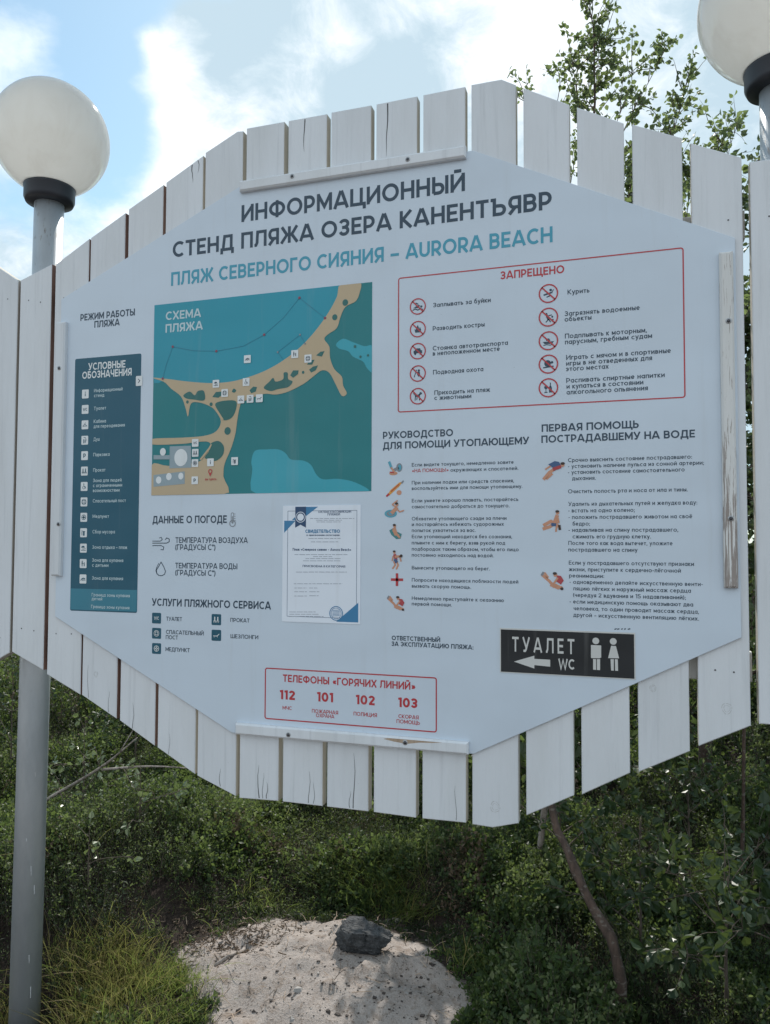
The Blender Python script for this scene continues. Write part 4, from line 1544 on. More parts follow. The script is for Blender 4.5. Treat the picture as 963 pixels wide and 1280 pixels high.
for x0, x1, y in ((668, 845, 90), (692, 795, 97), (695, 790, 104), (662, 790, 170), (672, 780, 184), (606, 820, 235), (680, 760, 243), (650, 790, 251), (640, 790, 260),
                  (612, 815, 305), (603, 797, 352), (665, 697, 369), (665, 705, 384), (665, 702, 400), (605, 655, 369), (605, 655, 384), (605, 655, 401),
                  (585, 690, 465), (585, 705, 474), (585, 722, 483)):
    x = x0
    while x < x1:          # fine print too small to read: rows of short dashes
        w = min(rg.uniform(8, 26), x1 - x)
        stroke(mb, [P9(x, y), P9(x + w, y + .01 * w)], .0012, yc, 2)
        x += w + 4
mb.build('fine_print', [M['ink_cert_navy'], M['ink_cert_blue'], M['ink_fine']], cert, C_ORG)

# ------------------------------------------------------------------ black toilet sticker
PT = [on_plane(*p, YC) for p in ((625.5, 787.5), (792.4, 792), (793.6, 848), (627.3, 840))]
tx0, tx1, tz1, tz0 = (PT[0][0] + PT[3][0]) / 2, (PT[1][0] + PT[2][0]) / 2, (PT[0][2] + PT[1][2]) / 2, (PT[2][2] + PT[3][2]) / 2
T_ORG = ((tx0 + tx1) / 2, YC, tz0)
sticker = empty('toilet_sign', T_ORG, 'black sticker with white toilet lettering, arrow and man and woman figures', 'toilet sign')
mb = MB()
mb.prism([(tx0 - .003, tz0 - .002), (tx1 + .003, tz0 - .002), (tx1 + .003, tz1 + .004), (tx0 - .003, tz1 + .004)], YC, Y_SHEET - .0003, 1)
quad(mb, tx0, tz0, tx1, tz1, YC - LAYER * .5, 0)
mb.build('backing', [M['ink_black'], M['ink_sticker']], sticker, T_ORG)
zt = zoom(2.981, 640, 780)
yt = YC - LAYER
text_part('lettering', sticker, T_ORG, [('ТУАЛЕТ', 640.5, 814.3, 718.3, 18.5, .0121), ('WC', *z8(121, 1036), 718.3, 12.8, .012)], 'ink_sticker', yt)
mb = MB()
flat(mb, [zt(8, 140), zt(84, 118), zt(84, 130), zt(143, 133), zt(143, 159), zt(84, 153), zt(84, 166)], yt)
mb.build('arrow', M['ink_sticker'], sticker, T_ORG)
ZT = lambda x, y: (lambda p: (p[0], p[2]))(on_plane(*zt(x, y), yt))
mb = MB()
c = ZT(313, 63)
disc(mb, c[0], c[1], .0088, yt, 0, 18)
for q in ([(295, 78), (333, 80), (333, 126), (329, 126), (329, 128), (297, 127), (295, 126)],):
    flat(mb, [zt(*p) for p in q], yt)
flat(mb, [zt(303, 130), zt(314, 131), zt(314, 171), zt(303, 170)], yt)
flat(mb, [zt(317, 131), zt(329, 131), zt(329, 172), zt(317, 171)], yt)
mb.build('man_pictogram', M['ink_sticker'], sticker, T_ORG)
mb = MB()
c = ZT(378, 65)
disc(mb, c[0], c[1], .0088, yt, 0, 18)
flat(mb, [zt(370, 81), zt(388, 82), zt(400, 128), zt(359, 127)], yt)
flat(mb, [zt(368, 131), zt(380, 131), zt(380, 174), zt(370, 173)], yt)
flat(mb, [zt(384, 131), zt(395, 132), zt(396, 175), zt(385, 174)], yt)
mb.build('woman_pictogram', M['ink_sticker'], sticker, T_ORG)
mb = MB()
for x0, x1 in ((345, 352), (356, 363), (372, 376), (384, 388), (398, 406)):     # tops of a covered line of print
    a, b = P8a = (on_plane(*z8(x0, 879), YM), on_plane(*z8(x1, 877), YM))
    stroke(mb, [(a[0], a[2]), (b[0], b[2])], .0028, YM)
mb.build('covered_print', M['ink_navy'], board, B_ORG)

# ------------------------------------------------------------------ lamp posts
def galvanised(name):
    m, t, b, o = node_mat(name)
    tc = t.n('ShaderNodeTexCoord').outputs['Object']
    n1 = t.noise(t.mapping(tc, (14, 14, 5)), 1.0, 6.0, 0.65)
    n2 = t.noise(t.mapping(tc, (60, 60, 16)), 1.0, 5.0, 0.7)
    sp = t.n('ShaderNodeSeparateXYZ')
    t.link(tc, sp.inputs[0])
    up = t.smooth(sp.outputs[2], 1.9, 2.6)
    c = t.ramp(n1, [(.3, (.42, .455, .485)), (.7, (.53, .565, .595))])
    c = t.mix(t.math('MULTIPLY', t.smooth(n2, .57, .68), t.math('MULTIPLY_ADD', up, .6, .04)), c, (.17, .12, .09))
    c = t.mix(t.math('MULTIPLY', t.smooth(n2, .36, .30), .35), c, (.42, .43, .43))
    t.link(c, b.inputs['Base Color'])
    b.inputs['Metallic'].default_value = 0.45
    t.link(t.math('MULTIPLY_ADD', n2, .3, .3), b.inputs['Roughness'])
    t.link(t.bump(n2, .12, .004), b.inputs['Normal'])
    return m


M['pole'] = galvanised('grey_pole')
M['collar'] = pbr('collar_plastic', (.022, .026, .036), .42)


def opal():
    m = bpy.data.materials.new('opal_globe')
    m.use_nodes = True
    t = NT(m.node_tree)
    tc = t.n('ShaderNodeTexCoord').outputs['Object']
    n = t.noise(t.mapping(tc, (13, 13, 4)), 1.0, 7.0, .65, .6)
    c = t.mix(t.smooth(n, .45, .8), (.97, .96, .93), (.90, .88, .84))
    d = t.n('ShaderNodeBsdfDiffuse')
    tr = t.n('ShaderNodeBsdfTranslucent')
    g = t.n('ShaderNodeBsdfGlossy')
    g.inputs['Roughness'].default_value = .07
    fr = t.n('ShaderNodeFresnel')
    fr.inputs[0].default_value = 1.45
    t.link(c, d.inputs[0])
    t.link(c, tr.inputs[0])
    a = t.n('ShaderNodeMixShader')
    a.inputs[0].default_value = .72
    t.link(d.outputs[0], a.inputs[1])
    t.link(tr.outputs[0], a.inputs[2])
    b = t.n('ShaderNodeMixShader')
    t.link(fr.outputs[0], b.inputs[0])
    t.link(a.outputs[0], b.inputs[1])
    t.link(g.outputs[0], b.inputs[2])
    o = t.n('ShaderNodeOutputMaterial')
    t.link(b.outputs[0], o.inputs[0])
    return m


M['opal'] = opal()
PY = 0.122


def unit_v(v):
    return v / np.linalg.norm(v)


def lamp_post(top_px, bot_px, r, rg, label, ball_up, seam_turn):
    """street lamp with a ball: a pole behind the fence, a dark collar and an opal globe"""
    a, b = on_plane(*top_px, PY), on_plane(*bot_px, PY)
    d = (a - b) / np.linalg.norm(a - b)
    foot = b + d * ((-0.45 - b[2]) / d[2])
    root = empty('street_lamp', (foot[0], foot[1], 0.0), label, 'street lamp', 'globe street lamps behind the fence')
    org = (foot[0], foot[1], 0.0)
    mb = MB()
    mb.tube([foot, foot + (a - foot) * .5, a + d * .05], r, 40)
    mb.build('pole', M['pole'], root, org)
    if seam_turn == 0:                                    # pale scratches down the front of the post
        mb = MB()
        for py_, dx, ln in ((1075, .006, .035), (1100, .018, .03), (1185, .008, .028), (1225, .016, .04), (1040, -.012, .012), (960, .01, .015)):
            p = foot + d * ((on_plane(31, py_, PY)[2] - foot[2]) / d[2])
            front = unit_v(np.array([CAM[0] - p[0], CAM[1] - p[1], 0.0]))
            sd = np.array([-front[1], front[0], 0.0])
            q = p + sd * dx + front * (math.sqrt(r * r - dx * dx) + .0006)
            mb.add([q - sd * .0011, q + sd * .0011, q + sd * .0016 - np.array([0, 0, ln]), q + sd * .0002 - np.array([0, 0, ln])], [(0, 1, 2, 3)], 0)
        mb.build('scratch', pbr('pale_scratch', (.62, .63, .64), .6), root, org)
    mb = MB()
    R1 = .088
    mb.lathe([(r * .99, -.012), (R1 * .93, -.008), (R1 * .97, 0), (R1, .006), (R1, .040), (R1 * 1.02, .043), (R1 * 1.02, .054), (R1 * .92, .058), (R1 * .3, .058)], a, 48, 0, d)
    mb.build('collar', M['collar'], root, org)
    c = a + d * ball_up
    mb = MB()
    prof = []
    for k in range(41):
        th = math.radians(-66 + (156 - .4) * k / 40)
        prof.append((rg * math.cos(th), rg * math.sin(th)))
    mb.lathe(prof, c, 72, 0, d)
    mb.build('globe', M['opal'], root, org)
    return c


LAMP_R = .205
lamp_post((62, 252), (31, 1270), .0515, LAMP_R, 'globe lamp on the left on a grey steel post behind the pickets', .234, 0)
lamp_post((975, 108), (1003, 1270), .0515, LAMP_R, 'globe lamp cut off by the top right corner, above the birch', .234, 1)


# ------------------------------------------------------------------ ground
def vnoise(x, y, s, seed=0):
    """smooth value noise, 0..1"""
    x, y = np.asarray(x, float) / s + 31.7 * seed, np.asarray(y, float) / s + 17.3 * seed
    xi, yi = np.floor(x), np.floor(y)
    fx, fy = x - xi, y - yi
    fx, fy = fx * fx * (3 - 2 * fx), fy * fy * (3 - 2 * fy)

    def h(a, b):
        v = np.sin(a * 127.1 + b * 311.7 + seed * 74.7) * 43758.5453
        return v - np.floor(v)
    return (h(xi, yi) * (1 - fx) + h(xi + 1, yi) * fx) * (1 - fy) + (h(xi, yi + 1) * (1 - fx) + h(xi + 1, yi + 1) * fx) * fy


SAND_PX = [(228, 1225), (226, 1190), (248, 1168), (310, 1152), (400, 1148), (475, 1154), (515, 1174), (545, 1200), (566, 1235), (575, 1290), (580, 1400), (200, 1400), (240, 1290), (245, 1250)]
SAND = np.array([on_level(*p, .04)[:2] for p in SAND_PX])
POLE_X = on_plane(31, 1270, PY)[0]
TRUNK_FOOT = on_plane(777, 1290, .52)[:2]
SAND_C = on_level(400, 1215, .05)[:2]


def sand_dist(x, y):
    """signed distance to the outline of the sandy patch, positive inside"""
    x, y = np.asarray(x, float), np.asarray(y, float)
    best = np.full(x.shape, 1e9)
    inside = np.zeros(x.shape, bool)
    n = len(SAND)
    for i in range(n):
        ax, ay = SAND[i]
        bx, by = SAND[(i + 1) % n]
        dx, dy = bx - ax, by - ay
        t = np.clip(((x - ax) * dx + (y - ay) * dy) / (dx * dx + dy * dy), 0, 1)
        best = np.minimum(best, np.hypot(x - ax - t * dx, y - ay - t * dy))
        c = ((ay > y) != (by > y)) & (x < (bx - ax) * (y - ay) / (by - ay + 1e-12) + ax)
        inside ^= c
    return np.where(inside, best, -best)


def sandiness(x, y):
    d = sand_dist(x, y) - .02 + (vnoise(x, y, .16, 3) - .5) * .16 + (vnoise(x, y, .05, 5) - .5) * .09 + (vnoise(x, y, .02, 4) - .5) * .05
    s = np.clip(d / .13 + .5, 0, 1)
    front = .5 * np.clip((-.05 - np.asarray(y)) / .25 + (vnoise(x, y, .3, 8) - .5), 0, 1)
    return np.maximum(s, front)


def ground_z(x, y):
    x, y = np.asarray(x, float), np.asarray(y, float)
    z = .05 * (vnoise(x, y, .9, 1) - .5) + .025 * (vnoise(x, y, .28, 2) - .5)
    z = z + .13 * np.exp(-((x - SAND_C[0]) ** 2 / .35 + (y - SAND_C[1] - .05) ** 2 / .12))
    s = np.clip(sand_dist(x, y) / .1, 0, 1)
    z = z + s * (.050 * (vnoise(x, y, .11, 6) - .5) + .026 * (vnoise(x, y, .045, 7) - .5))
    veg = np.clip((-sand_dist(x, y) - .03) / .25, 0, 1) * np.clip((y - .05) / .3, 0, 1)
    veg = veg * (1 - .85 * np.exp(-(((x - TRUNK_FOOT[0]) / .22) ** 2 + ((y - TRUNK_FOOT[1] + .12) / .35) ** 2)))
    z = z + veg * (.17 * np.clip(vnoise(x, y, .50, 51) * 1.5 - .45, 0, 1) + .06 * vnoise(x, y, .2, 52) - .02)
    z = z - .27 * np.exp(-(((x - POLE_X) / .30) ** 2 + ((y - .05) / .28) ** 2))
    far = np.clip((y - 1.2) / 5.0, 0, 1)
    z = z + .45 * far * far * (3 - 2 * far)
    z = z + np.clip((np.hypot(x, y) - 12) / 60, 0, 1) * 3.0 * (vnoise(x, y, 25, 9) - .35)
    return z


def axis(lo, hi, step, far):
    core = list(np.arange(lo, hi + 1e-6, step))
    out, v, s = [], hi, step
    while v < far:
        s *= 1.35
        v += s
        out.append(v)
    neg, v, s = [], lo, step
    while v > -far:
        s *= 1.35
        v -= s
        neg.append(v)
    return np.array(neg[::-1] + core + out)


gx, gy = axis(-2.9, 2.1, .022, 900), axis(-.4, 3.4, .022, 900)
GX, GY = np.meshgrid(gx, gy)
gv = np.stack([GX.ravel(), GY.ravel(), ground_z(GX, GY).ravel()], 1)
nx, ny = len(gx), len(gy)
ii, jj = np.meshgrid(np.arange(nx - 1), np.arange(ny - 1))
b0 = (jj * nx + ii).ravel()
gf = np.stack([b0, b0 + 1, b0 + nx + 1, b0 + nx], 1)
m, t, b, o = node_mat('sandy_ground')
tc = t.n('ShaderNodeTexCoord').outputs['Object']
at = t.n('ShaderNodeAttribute', attribute_name='sand')
n1 = t.noise(tc, 9.0, 6.0, .65)
n2 = t.noise(tc, 70.0, 5.0, .7)
n3 = t.noise(tc, 260.0, 3.0, .7)
n4 = t.noise(tc, 24.0, 5.0, .6, .5)
sand = t.ramp(n1, [(.3, (.25, .21, .185)), (.72, (.37, .325, .295))])
sand = t.mix(t.math('MULTIPLY', t.smooth(n3, .42, .62), .5), sand, (.45, .405, .375))
sand = t.mix(t.math('MULTIPLY', t.smooth(n2, .55, .66), .75), sand, (.12, .09, .07))
sand = t.mix(t.math('MULTIPLY', t.smooth(n4, .50, .68), .6), sand, (.20, .15, .115))
soil = t.ramp(n2, [(.3, (.012, .009, .008)), (.7, (.050, .036, .028))])
soil = t.mix(t.math('MULTIPLY', t.smooth(n4, .56, .66), .6), soil, (.03, .045, .014))
t.link(t.mix(t.smooth(t.math('ADD', at.outputs['Fac'], t.math('MULTIPLY', t.math('SUBTRACT', n2, .5), .7)), .35, .65), soil, sand), b.inputs['Base Color'])
b.inputs['Roughness'].default_value = .95
b.inputs['Specular IOR Level'].default_value = .2
hh = t.math('ADD', t.math('MULTIPLY', n2, .7), t.math('MULTIPLY', n3, .3))
t.link(t.bump(hh, .9, .012), b.inputs['Normal'])
ground = np_mesh('ground', gv, gf, m, smooth=True, attr={'sand': sandiness(GX, GY).ravel()}, attr_domain='POINT')
tag(ground, kind='structure')


# ------------------------------------------------------------------ foliage helpers
def leaf_mat(name, a, b_, trans=.35, rough=.42, spec=.5, vein=False):
    m = bpy.data.materials.new(name)
    m.use_nodes = True
    t = NT(m.node_tree)
    p = t.n('ShaderNodeBsdfPrincipled')
    o = t.n('ShaderNodeOutputMaterial')
    geo = t.n('ShaderNodeNewGeometry')
    c = t.ramp(geo.outputs['Random Per Island'], [(0.0, a), (.55, tuple((u + v) / 2 for u, v in zip(a, b_))), (1.0, b_)])
    t.link(c, p.inputs['Base Color'])
    p.inputs['Roughness'].default_value = rough
    p.inputs['Specular IOR Level'].default_value = spec
    tr = t.n('ShaderNodeBsdfTranslucent')
    t.link(t.mix(.55, c, (.22, .30, .07), 'MIX'), tr.inputs[0])
    mx = t.n('ShaderNodeMixShader')
    mx.inputs[0].default_value = trans
    t.link(p.outputs[0], mx.inputs[1])
    t.link(tr.outputs[0], mx.inputs[2])
    t.link(mx.outputs[0], o.inputs[0])
    return m


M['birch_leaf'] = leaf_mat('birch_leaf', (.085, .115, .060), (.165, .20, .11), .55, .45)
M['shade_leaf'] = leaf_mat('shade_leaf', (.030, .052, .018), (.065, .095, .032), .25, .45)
M['glint_leaf'] = leaf_mat('glint_leaf', (.11, .15, .075), (.20, .24, .13), .3, .25, .7)  # sun glints put into the leaf as a paler colour, besides its gloss
M['dry_leaf'] = leaf_mat('dry_leaf', (.07, .045, .03), (.17, .12, .085), .15, .6, .3)
M['sapling_leaf'] = leaf_mat('sapling_leaf', (.018, .036, .015), (.042, .072, .027), .2, .42, .4)
M['shrub_dark'] = leaf_mat('crowberry', (.010, .020, .009), (.026, .044, .018), .22, .55, .3)
M['shrub_mid'] = leaf_mat('bilberry', (.024, .046, .018), (.055, .090, .034), .42, .5, .3)
M['shrub_lit'] = leaf_mat('lit_tips', (.095, .125, .052), (.19, .215, .11), .45, .5, .3)  # sunlight on the shoot tips, put in as a paler leaf colour
M['grass'] = leaf_mat('grass_blade', (.08, .115, .028), (.19, .215, .06), .55, .5, .3)
M['grass_dry'] = leaf_mat('dry_blade', (.22, .17, .055), (.34, .27, .12), .45, .6, .3)


def bark(name, a, b_, c_=None, s=1.0):
    m, t, b, o = node_mat(name)
    tc = t.n('ShaderNodeTexCoord').outputs['Object']
    n = t.noise(t.mapping(tc, (55 * s, 55 * s, 16 * s)), 1.0, 6.0, .65)
    c = t.ramp(n, [(.32, a), (.68, b_)])
    if c_:
        n2 = t.noise(t.mapping(tc, (30 * s, 30 * s, 70 * s)), 1.0, 4.0, .6)
        c = t.mix(t.math('MULTIPLY', t.smooth(n2, .56, .64), .8), c, c_)
    t.link(c, b.inputs['Base Color'])
    b.inputs['Roughness'].default_value = .85
    t.link(t.bump(n, .7, .008), b.inputs['Normal'])
    return m


M['bark'] = bark('brown_bark', (.040, .026, .020), (.12, .080, .062), (.17, .15, .13))
M['bark_pale'] = bark('pale_bark', (.16, .13, .11), (.36, .32, .29), (.06, .045, .04))
M['twig'] = bark('twig_bark', (.06, .045, .035), (.15, .12, .095))


def unit(v):
    return v / (np.linalg.norm(v, axis=-1, keepdims=True) + 1e-12)


def leaves(P, D, L, Wd, rng, fold=.25, six=True):
    """leaf blades: stalk end P, direction D, length L, half width Wd -> verts, quads (two per leaf, folded at the midrib)"""
    n = len(P)
    R = unit(rng.normal(size=(n, 3)))
    S = unit(np.cross(D, R))
    N = np.cross(S, D)
    L, Wd = np.broadcast_to(np.asarray(L, float), (n,))[:, None], np.broadcast_to(np.asarray(Wd, float), (n,))[:, None]
    b = P
    tip = P + D * L - N * L * .12
    if not six:
        v = np.stack([b, b + D * L * .45 + S * Wd, tip, b + D * L * .45 - S * Wd], 1).reshape(-1, 3)
        f = np.arange(4 * n).reshape(-1, 4)
        return v, f
    up = N * Wd * fold
    l1, l2 = b + D * L * .28 + S * Wd * .95 + up, b + D * L * .66 + S * Wd * .72 + up
    r1, r2 = b + D * L * .28 - S * Wd * .95 + up, b + D * L * .66 - S * Wd * .72 + up
    v = np.stack([b, l1, l2, tip, r2, r1], 1).reshape(-1, 3)
    k = np.arange(n)[:, None] * 6
    f = np.concatenate([k + np.array([[0, 3, 2, 1]]), k + np.array([[0, 5, 4, 3]])], 0)
    return v, f


def curve_pts(pts, n=24):
    """Catmull-Rom through points"""
    P = [np.array(p, float) for p in pts]
    P = [2 * P[0] - P[1]] + P + [2 * P[-1] - P[-2]]
    out = []
    segs = len(P) - 3
    for s in range(segs):
        a, b, c, d = P[s:s + 4]
        k = max(2, n // segs)
        for i in range(k):
            t = i / k
            out.append(.5 * ((2 * b) + (c - a) * t + (2 * a - 5 * b + 4 * c - d) * t * t + (3 * b - a - 3 * c + d) * t ** 3))
    out.append(P[-2])
    return out


def woody(root_name, label, cat, group, trunk_pts, r0, limbs, rng, leaf_len, leaf_n, twig_len=.3, twigs=10, barkm='bark', leafm='birch_leaf',
          trunk_twigs=(0.35, 1.0, 14), gravity=.25, part_names=('trunk', 'crown'), seg=10):
    """one tree: trunk and limbs as one mesh, all its leaves as another"""
    org = np.array([trunk_pts[0][0], trunk_pts[0][1], float(ground_z(trunk_pts[0][0], trunk_pts[0][1]))])
    root = empty(root_name, org, label, cat, group)
    mb = MB()
    tp = curve_pts(trunk_pts, 30)
    n = len(tp)
    tp = [p + rng.normal(size=3) * r0 * .12 * (0 < i < n - 1) for i, p in enumerate(tp)]
    rad = [max(r0 * (1 - .93 * (i / (n - 1)) ** .85), .0016) for i in range(n)]
    rad = [r * (1 + .10 * math.sin(i * 1.7) + .05 * math.sin(i * 4.1)) for i, r in enumerate(rad)]
    mb.tube(tp, rad, seg)
    LP, LD = [], []

    def twig(p, d, ln, r):
        k = 5
        pts = [p]
        dd = d.copy()
        for i in range(k):
            dd = unit(dd + rng.normal(size=3) * .16 + np.array([0, 0, -gravity * .12]))
            pts.append(pts[-1] + dd * ln / k)
        mb.tube(pts, [r * (1 - .75 * i / k) for i in range(k + 1)], 4, cap=False)
        for _ in range(leaf_n):
            u = rng.uniform(.12, 1.0) * k
            i = min(int(u), k - 1)
            q = pts[i] + (pts[i + 1] - pts[i]) * (u - i)
            ld = unit(dd * .5 + rng.normal(size=3) * .75 + np.array([0, 0, -gravity * rng.uniform(.3, 1.6)]))
            LP.append(q + ld * leaf_len * .3)
            LD.append(ld)

    def dress(pts, a, b, cnt, ln, r):
        m_ = len(pts)
        for _ in range(cnt):
            u = rng.uniform(a, b) ** .85 * (m_ - 1)
            i = min(int(u), m_ - 2)
            p = pts[i] + (pts[i + 1] - pts[i]) * (u - i)
            t_ = unit(pts[i + 1] - pts[i])
            d = unit(t_ * .7 + rng.normal(size=3) * .75 + np.array([0, 0, .15]))
            twig(p, d, ln * rng.uniform(.5, 1.2) * (1.15 - .5 * u / m_), r)
    dress(tp, trunk_twigs[0], trunk_twigs[1], trunk_twigs[2], twig_len, .0022)
    twig(tp[-1], unit(tp[-1] - tp[-2]), twig_len * .6, .0016)
    for frac, end, cnt in limbs:
        i = int(frac * (n - 1))
        s = tp[i]
        end = np.array(end, float)
        mid = (s + end) / 2 + rng.normal(size=3) * np.linalg.norm(end - s) * .07 + np.array([0, 0, .06 * np.linalg.norm(end - s)])
        lp = curve_pts([s, mid, end], 12)
        rl = min(rad[i] * .6, .004 + .012 * np.linalg.norm(end - s))
        mb.tube(lp, [max(rl * (1 - .85 * k / (len(lp) - 1)), .0014) for k in range(len(lp))], 6, cap=False)
        dress(lp, .3, 1.0, cnt, twig_len, .0018)
        twig(lp[-1], unit(lp[-1] - lp[-2]), twig_len * .5, .0014)
    mb.build(part_names[0], M[barkm], root, org)
    LP, LD = np.array(LP), np.array(LD)
    ll = leaf_len * rng.uniform(.6, 1.15, len(LP))
    v, f = leaves(LP - org, LD, ll, ll * rng.uniform(.34, .44, len(LP)), rng)
    np_mesh(part_names[1], v, f, M[leafm], parent=root)
    return root


# the birch whose bent trunk shows under the board and whose crown stands above it
def bp(px, py, y):
    return on_plane(px, py, y)


r1 = np.random.default_rng(11)
tk = [bp(777, 1290, .52), bp(772, 1195, .56), bp(742, 1135, .60), bp(712, 1065, .66), bp(690, 1012, .72), bp(688, 860, .80), bp(705, 600, .85), bp(728, 330, .82), bp(741, 170, .80),
      bp(742, 60, .80), bp(737, -8, .80)]
tk[0][2] = min(tk[0][2], float(ground_z(tk[0][0], tk[0][1])) - .03)
limbs = [(.62, bp(832, 60, .95), 16), (.60, bp(862, 92, .75), 22), (.60, bp(842, 150, 1.05), 20), (.66, bp(790, 60, .95), 12), (.58, bp(652, 108, .9), 7), (.60, bp(700, 110, .7), 14),
         (.60, bp(696, 150, 1.0), 9), (.55, bp(780, 130, .6), 18), (.5, bp(800, 210, .9), 26), (.5, bp(720, 190, 1.0), 16), (.74, bp(765, 20, .9), 9), (.78, bp(712, 55, .75), 9), (.45, bp(860, 260, .9), 16), (.42, bp(745, 300, 1.1), 16)]
limbs = [(f, e, int(c * 1.55)) for f, e, c in limbs]
woody('birch_tree', 'birch rising behind the board, its bent brown trunk showing below the pickets', 'tree', 'birches behind the fence', tk, .022, limbs, r1, .0225, 15, .18, 9,
      trunk_twigs=(.62, .99, 60))

# the smaller birch at the right, seen above and between the right-hand pickets
r2 = np.random.default_rng(23)
q0 = bp(925, 1020, 1.5)
q0[2] = float(ground_z(q0[0], q0[1])) - .03
limbs = [(.85, bp(885, 150, 1.5), 9), (.8, bp(925, 148, 1.7), 7), (.75, bp(960, 190, 1.6), 10), (.7, bp(870, 200, 1.4), 10), (.6, bp(900, 330, 1.6), 14), (.6, bp(990, 340, 1.4), 14), (.5, bp(960, 470, 1.7), 14),
         (.5, bp(905, 520, 1.3), 12), (.4, bp(970, 640, 1.5), 14), (.4, bp(880, 660, 1.6), 12), (.3, bp(940, 780, 1.3), 10), (.3, bp(990, 720, 1.7), 12)]
woody('birch_tree', 'small birch peeping over the fence under the top right globe', 'tree', 'birches behind the fence', [q0, bp(930, 800, 1.52), bp(915, 500, 1.55), bp(905, 300, 1.5), bp(898, 178, 1.5)], .009,
      limbs, r2, .034, 8, .2, 9, trunk_twigs=(.4, .97, 16))


# birches standing further back, mostly hidden by the board; their shade lies on the shrubs at the right
def back_birch(x, y, h, label, seed, spread=.9, bk='bark', r0=.045, tw=26):
    r = np.random.default_rng(seed)
    z = float(ground_z(x, y))
    pts = [np.array([x, y, z - .05]), np.array([x + r.normal() * .06, y, z + h * .35]), np.array([x + r.normal() * .12, y + r.normal() * .1, z + h * .7]), np.array([x + r.normal() * .15, y, z + h])]
    lm = []
    for k in range(13):
        f = .25 + .68 * k / 12
        a = k * 2.4 + r.uniform(-.4, .4)
        rr = spread * (1.15 - f) * r.uniform(.7, 1.1)
        lm.append((f * .9, (x + rr * math.cos(a), y + rr * math.sin(a), z + h * (f + .06)), tw))
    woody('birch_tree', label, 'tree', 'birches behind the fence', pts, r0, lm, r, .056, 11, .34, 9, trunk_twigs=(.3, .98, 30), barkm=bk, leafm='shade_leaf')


back_birch(.16, 3.4, 4.0, 'birch in the shaded thicket behind the right half of the board', 31, .75)
back_birch(-.98, 2.3, 2.35, 'slender low birch wholly in the lee of the board, dappling the sand with shade', 36, .5, tw=13)
back_birch(-.42, 1.35, 2.1, 'young birch whose pale trunk foot shows just left of the bent brown trunk', 37, .35, 'bark_pale', .018)
back_birch(.60, 4.6, 4.3, 'birch deep behind the middle of the board, glimpsed only through picket gaps', 32, .85)
back_birch(.38, 2.75, 3.2, 'birch crowding behind the right-hand pickets, its leaves filling their gaps', 34, .7)
back_birch(.78, 2.15, 3.1, 'leafy birch close behind the right fence end, filling the last picket gap', 35, .6)
back_birch(1.15, 3.2, 3.2, 'birch behind the cut-off fence at the right edge, in the picket gap', 33, .8)


# ------------------------------------------------------------------ low shrubs with larger leaves
def sapling(px, py, y, h, n_stem, label, seed, leaf=.032, leaf_n=6, lean=(0, 0), twigs=6, leafm='sapling_leaf', name='birch_sapling', group='young birches in the undergrowth', barkm='twig', spread=.25):
    r = np.random.default_rng(seed)
    d = px_dir(px, py)
    base = CAM + d * ((y + DIST) / d[1])
    x = base[0]
    z = float(ground_z(x, y))
    pts = [np.array([x, y, z - .03]), np.array([x + lean[0] * .4, y + lean[1] * .4, z + h * .5]), np.array([x + lean[0], y + lean[1], z + h])]
    lm = []
    for k in range(n_stem):
        a = k * 2.4 + r.uniform(-.5, .5)
        f = r.uniform(.25, .8)
        s = spread * r.uniform(.6, 1.2)
        lm.append((f, (x + lean[0] * f + s * math.cos(a), y + lean[1] * f + s * math.sin(a), z + h * min(1.05, f + r.uniform(.1, .3))), twigs))
    return woody(name, label, 'shrub', group, pts, .008, lm, r, leaf, leaf_n, .15, twigs, barkm=barkm, leafm=leafm, trunk_twigs=(.3, 1, twigs), part_names=('stem', 'foliage'), seg=6)


sapling(905, 1000, .62, .62, 8, 'leafy shrub low at the right edge under the last pickets', 41, .044)
sapling(800, 1050, .9, .50, 8, 'broad-leaved shrub just right of the bent birch trunk', 42, .042)
sapling(700, 1000, 1.3, .55, 6, 'shaded shrub behind the bent birch trunk, below the pickets', 43, .036)
sapling(985, 1100, .45, .5, 6, 'shrub cut off by the right edge in the deep shade', 44, .044)
sapling(860, 950, 1.5, .7, 8, 'shrub with sunlit specks behind the right-hand pickets', 45, .038)
sapling(105, 960, 1.2, .60, 7, 'young birch with pale glinting leaves right of the left lamp post', 46, .034, 4, twigs=4, leafm='glint_leaf')
sapling(15, 900, 1.8, .75, 9, 'dark bush at the left edge beside the lamp post', 47, .036)
sapling(170, 930, 2.2, .7, 9, 'dark leafy bush behind the forked grey branch', 50, .036)
sapling(175, 1020, 1.0, .36, 4, 'small sprout with pale glossy leaves below the forked grey branch', 48, .03, 4, twigs=3, leafm='glint_leaf')
sapling(110, 1135, .62, .30, 2, 'thin weed with a few pale leaves above the yellow grass', 49, .034, 3, twigs=2, leafm='glint_leaf')


# the bare dead branch leaning across the undergrowth left of the board
mb = MB()
pts = [bp(58, 1000, 1.05), bp(125, 960, 1.1), bp(172, 922, 1.15)]
mb.tube(curve_pts(pts, 12), [.009 - .0005 * k for k in range(13)], 6)
mb.tube(curve_pts([bp(128, 962, 1.1), bp(190, 958, 1.12), bp(262, 962, 1.15)], 10), [.007 - .0005 * k for k in range(len(curve_pts([bp(128, 962, 1.1), bp(190, 958, 1.12), bp(262, 962, 1.15)], 10)))], 6)
mb.tube(curve_pts([bp(150, 940, 1.12), bp(170, 905, 1.2), bp(172, 880, 1.25)], 8), .003, 5)
o = mb.build('dead_branch', M['bark_pale'], None, bp(58, 1000, 1.05))
tag(o, 'bare forked grey branch leaning over the shrubs right of the left post', 'branch')


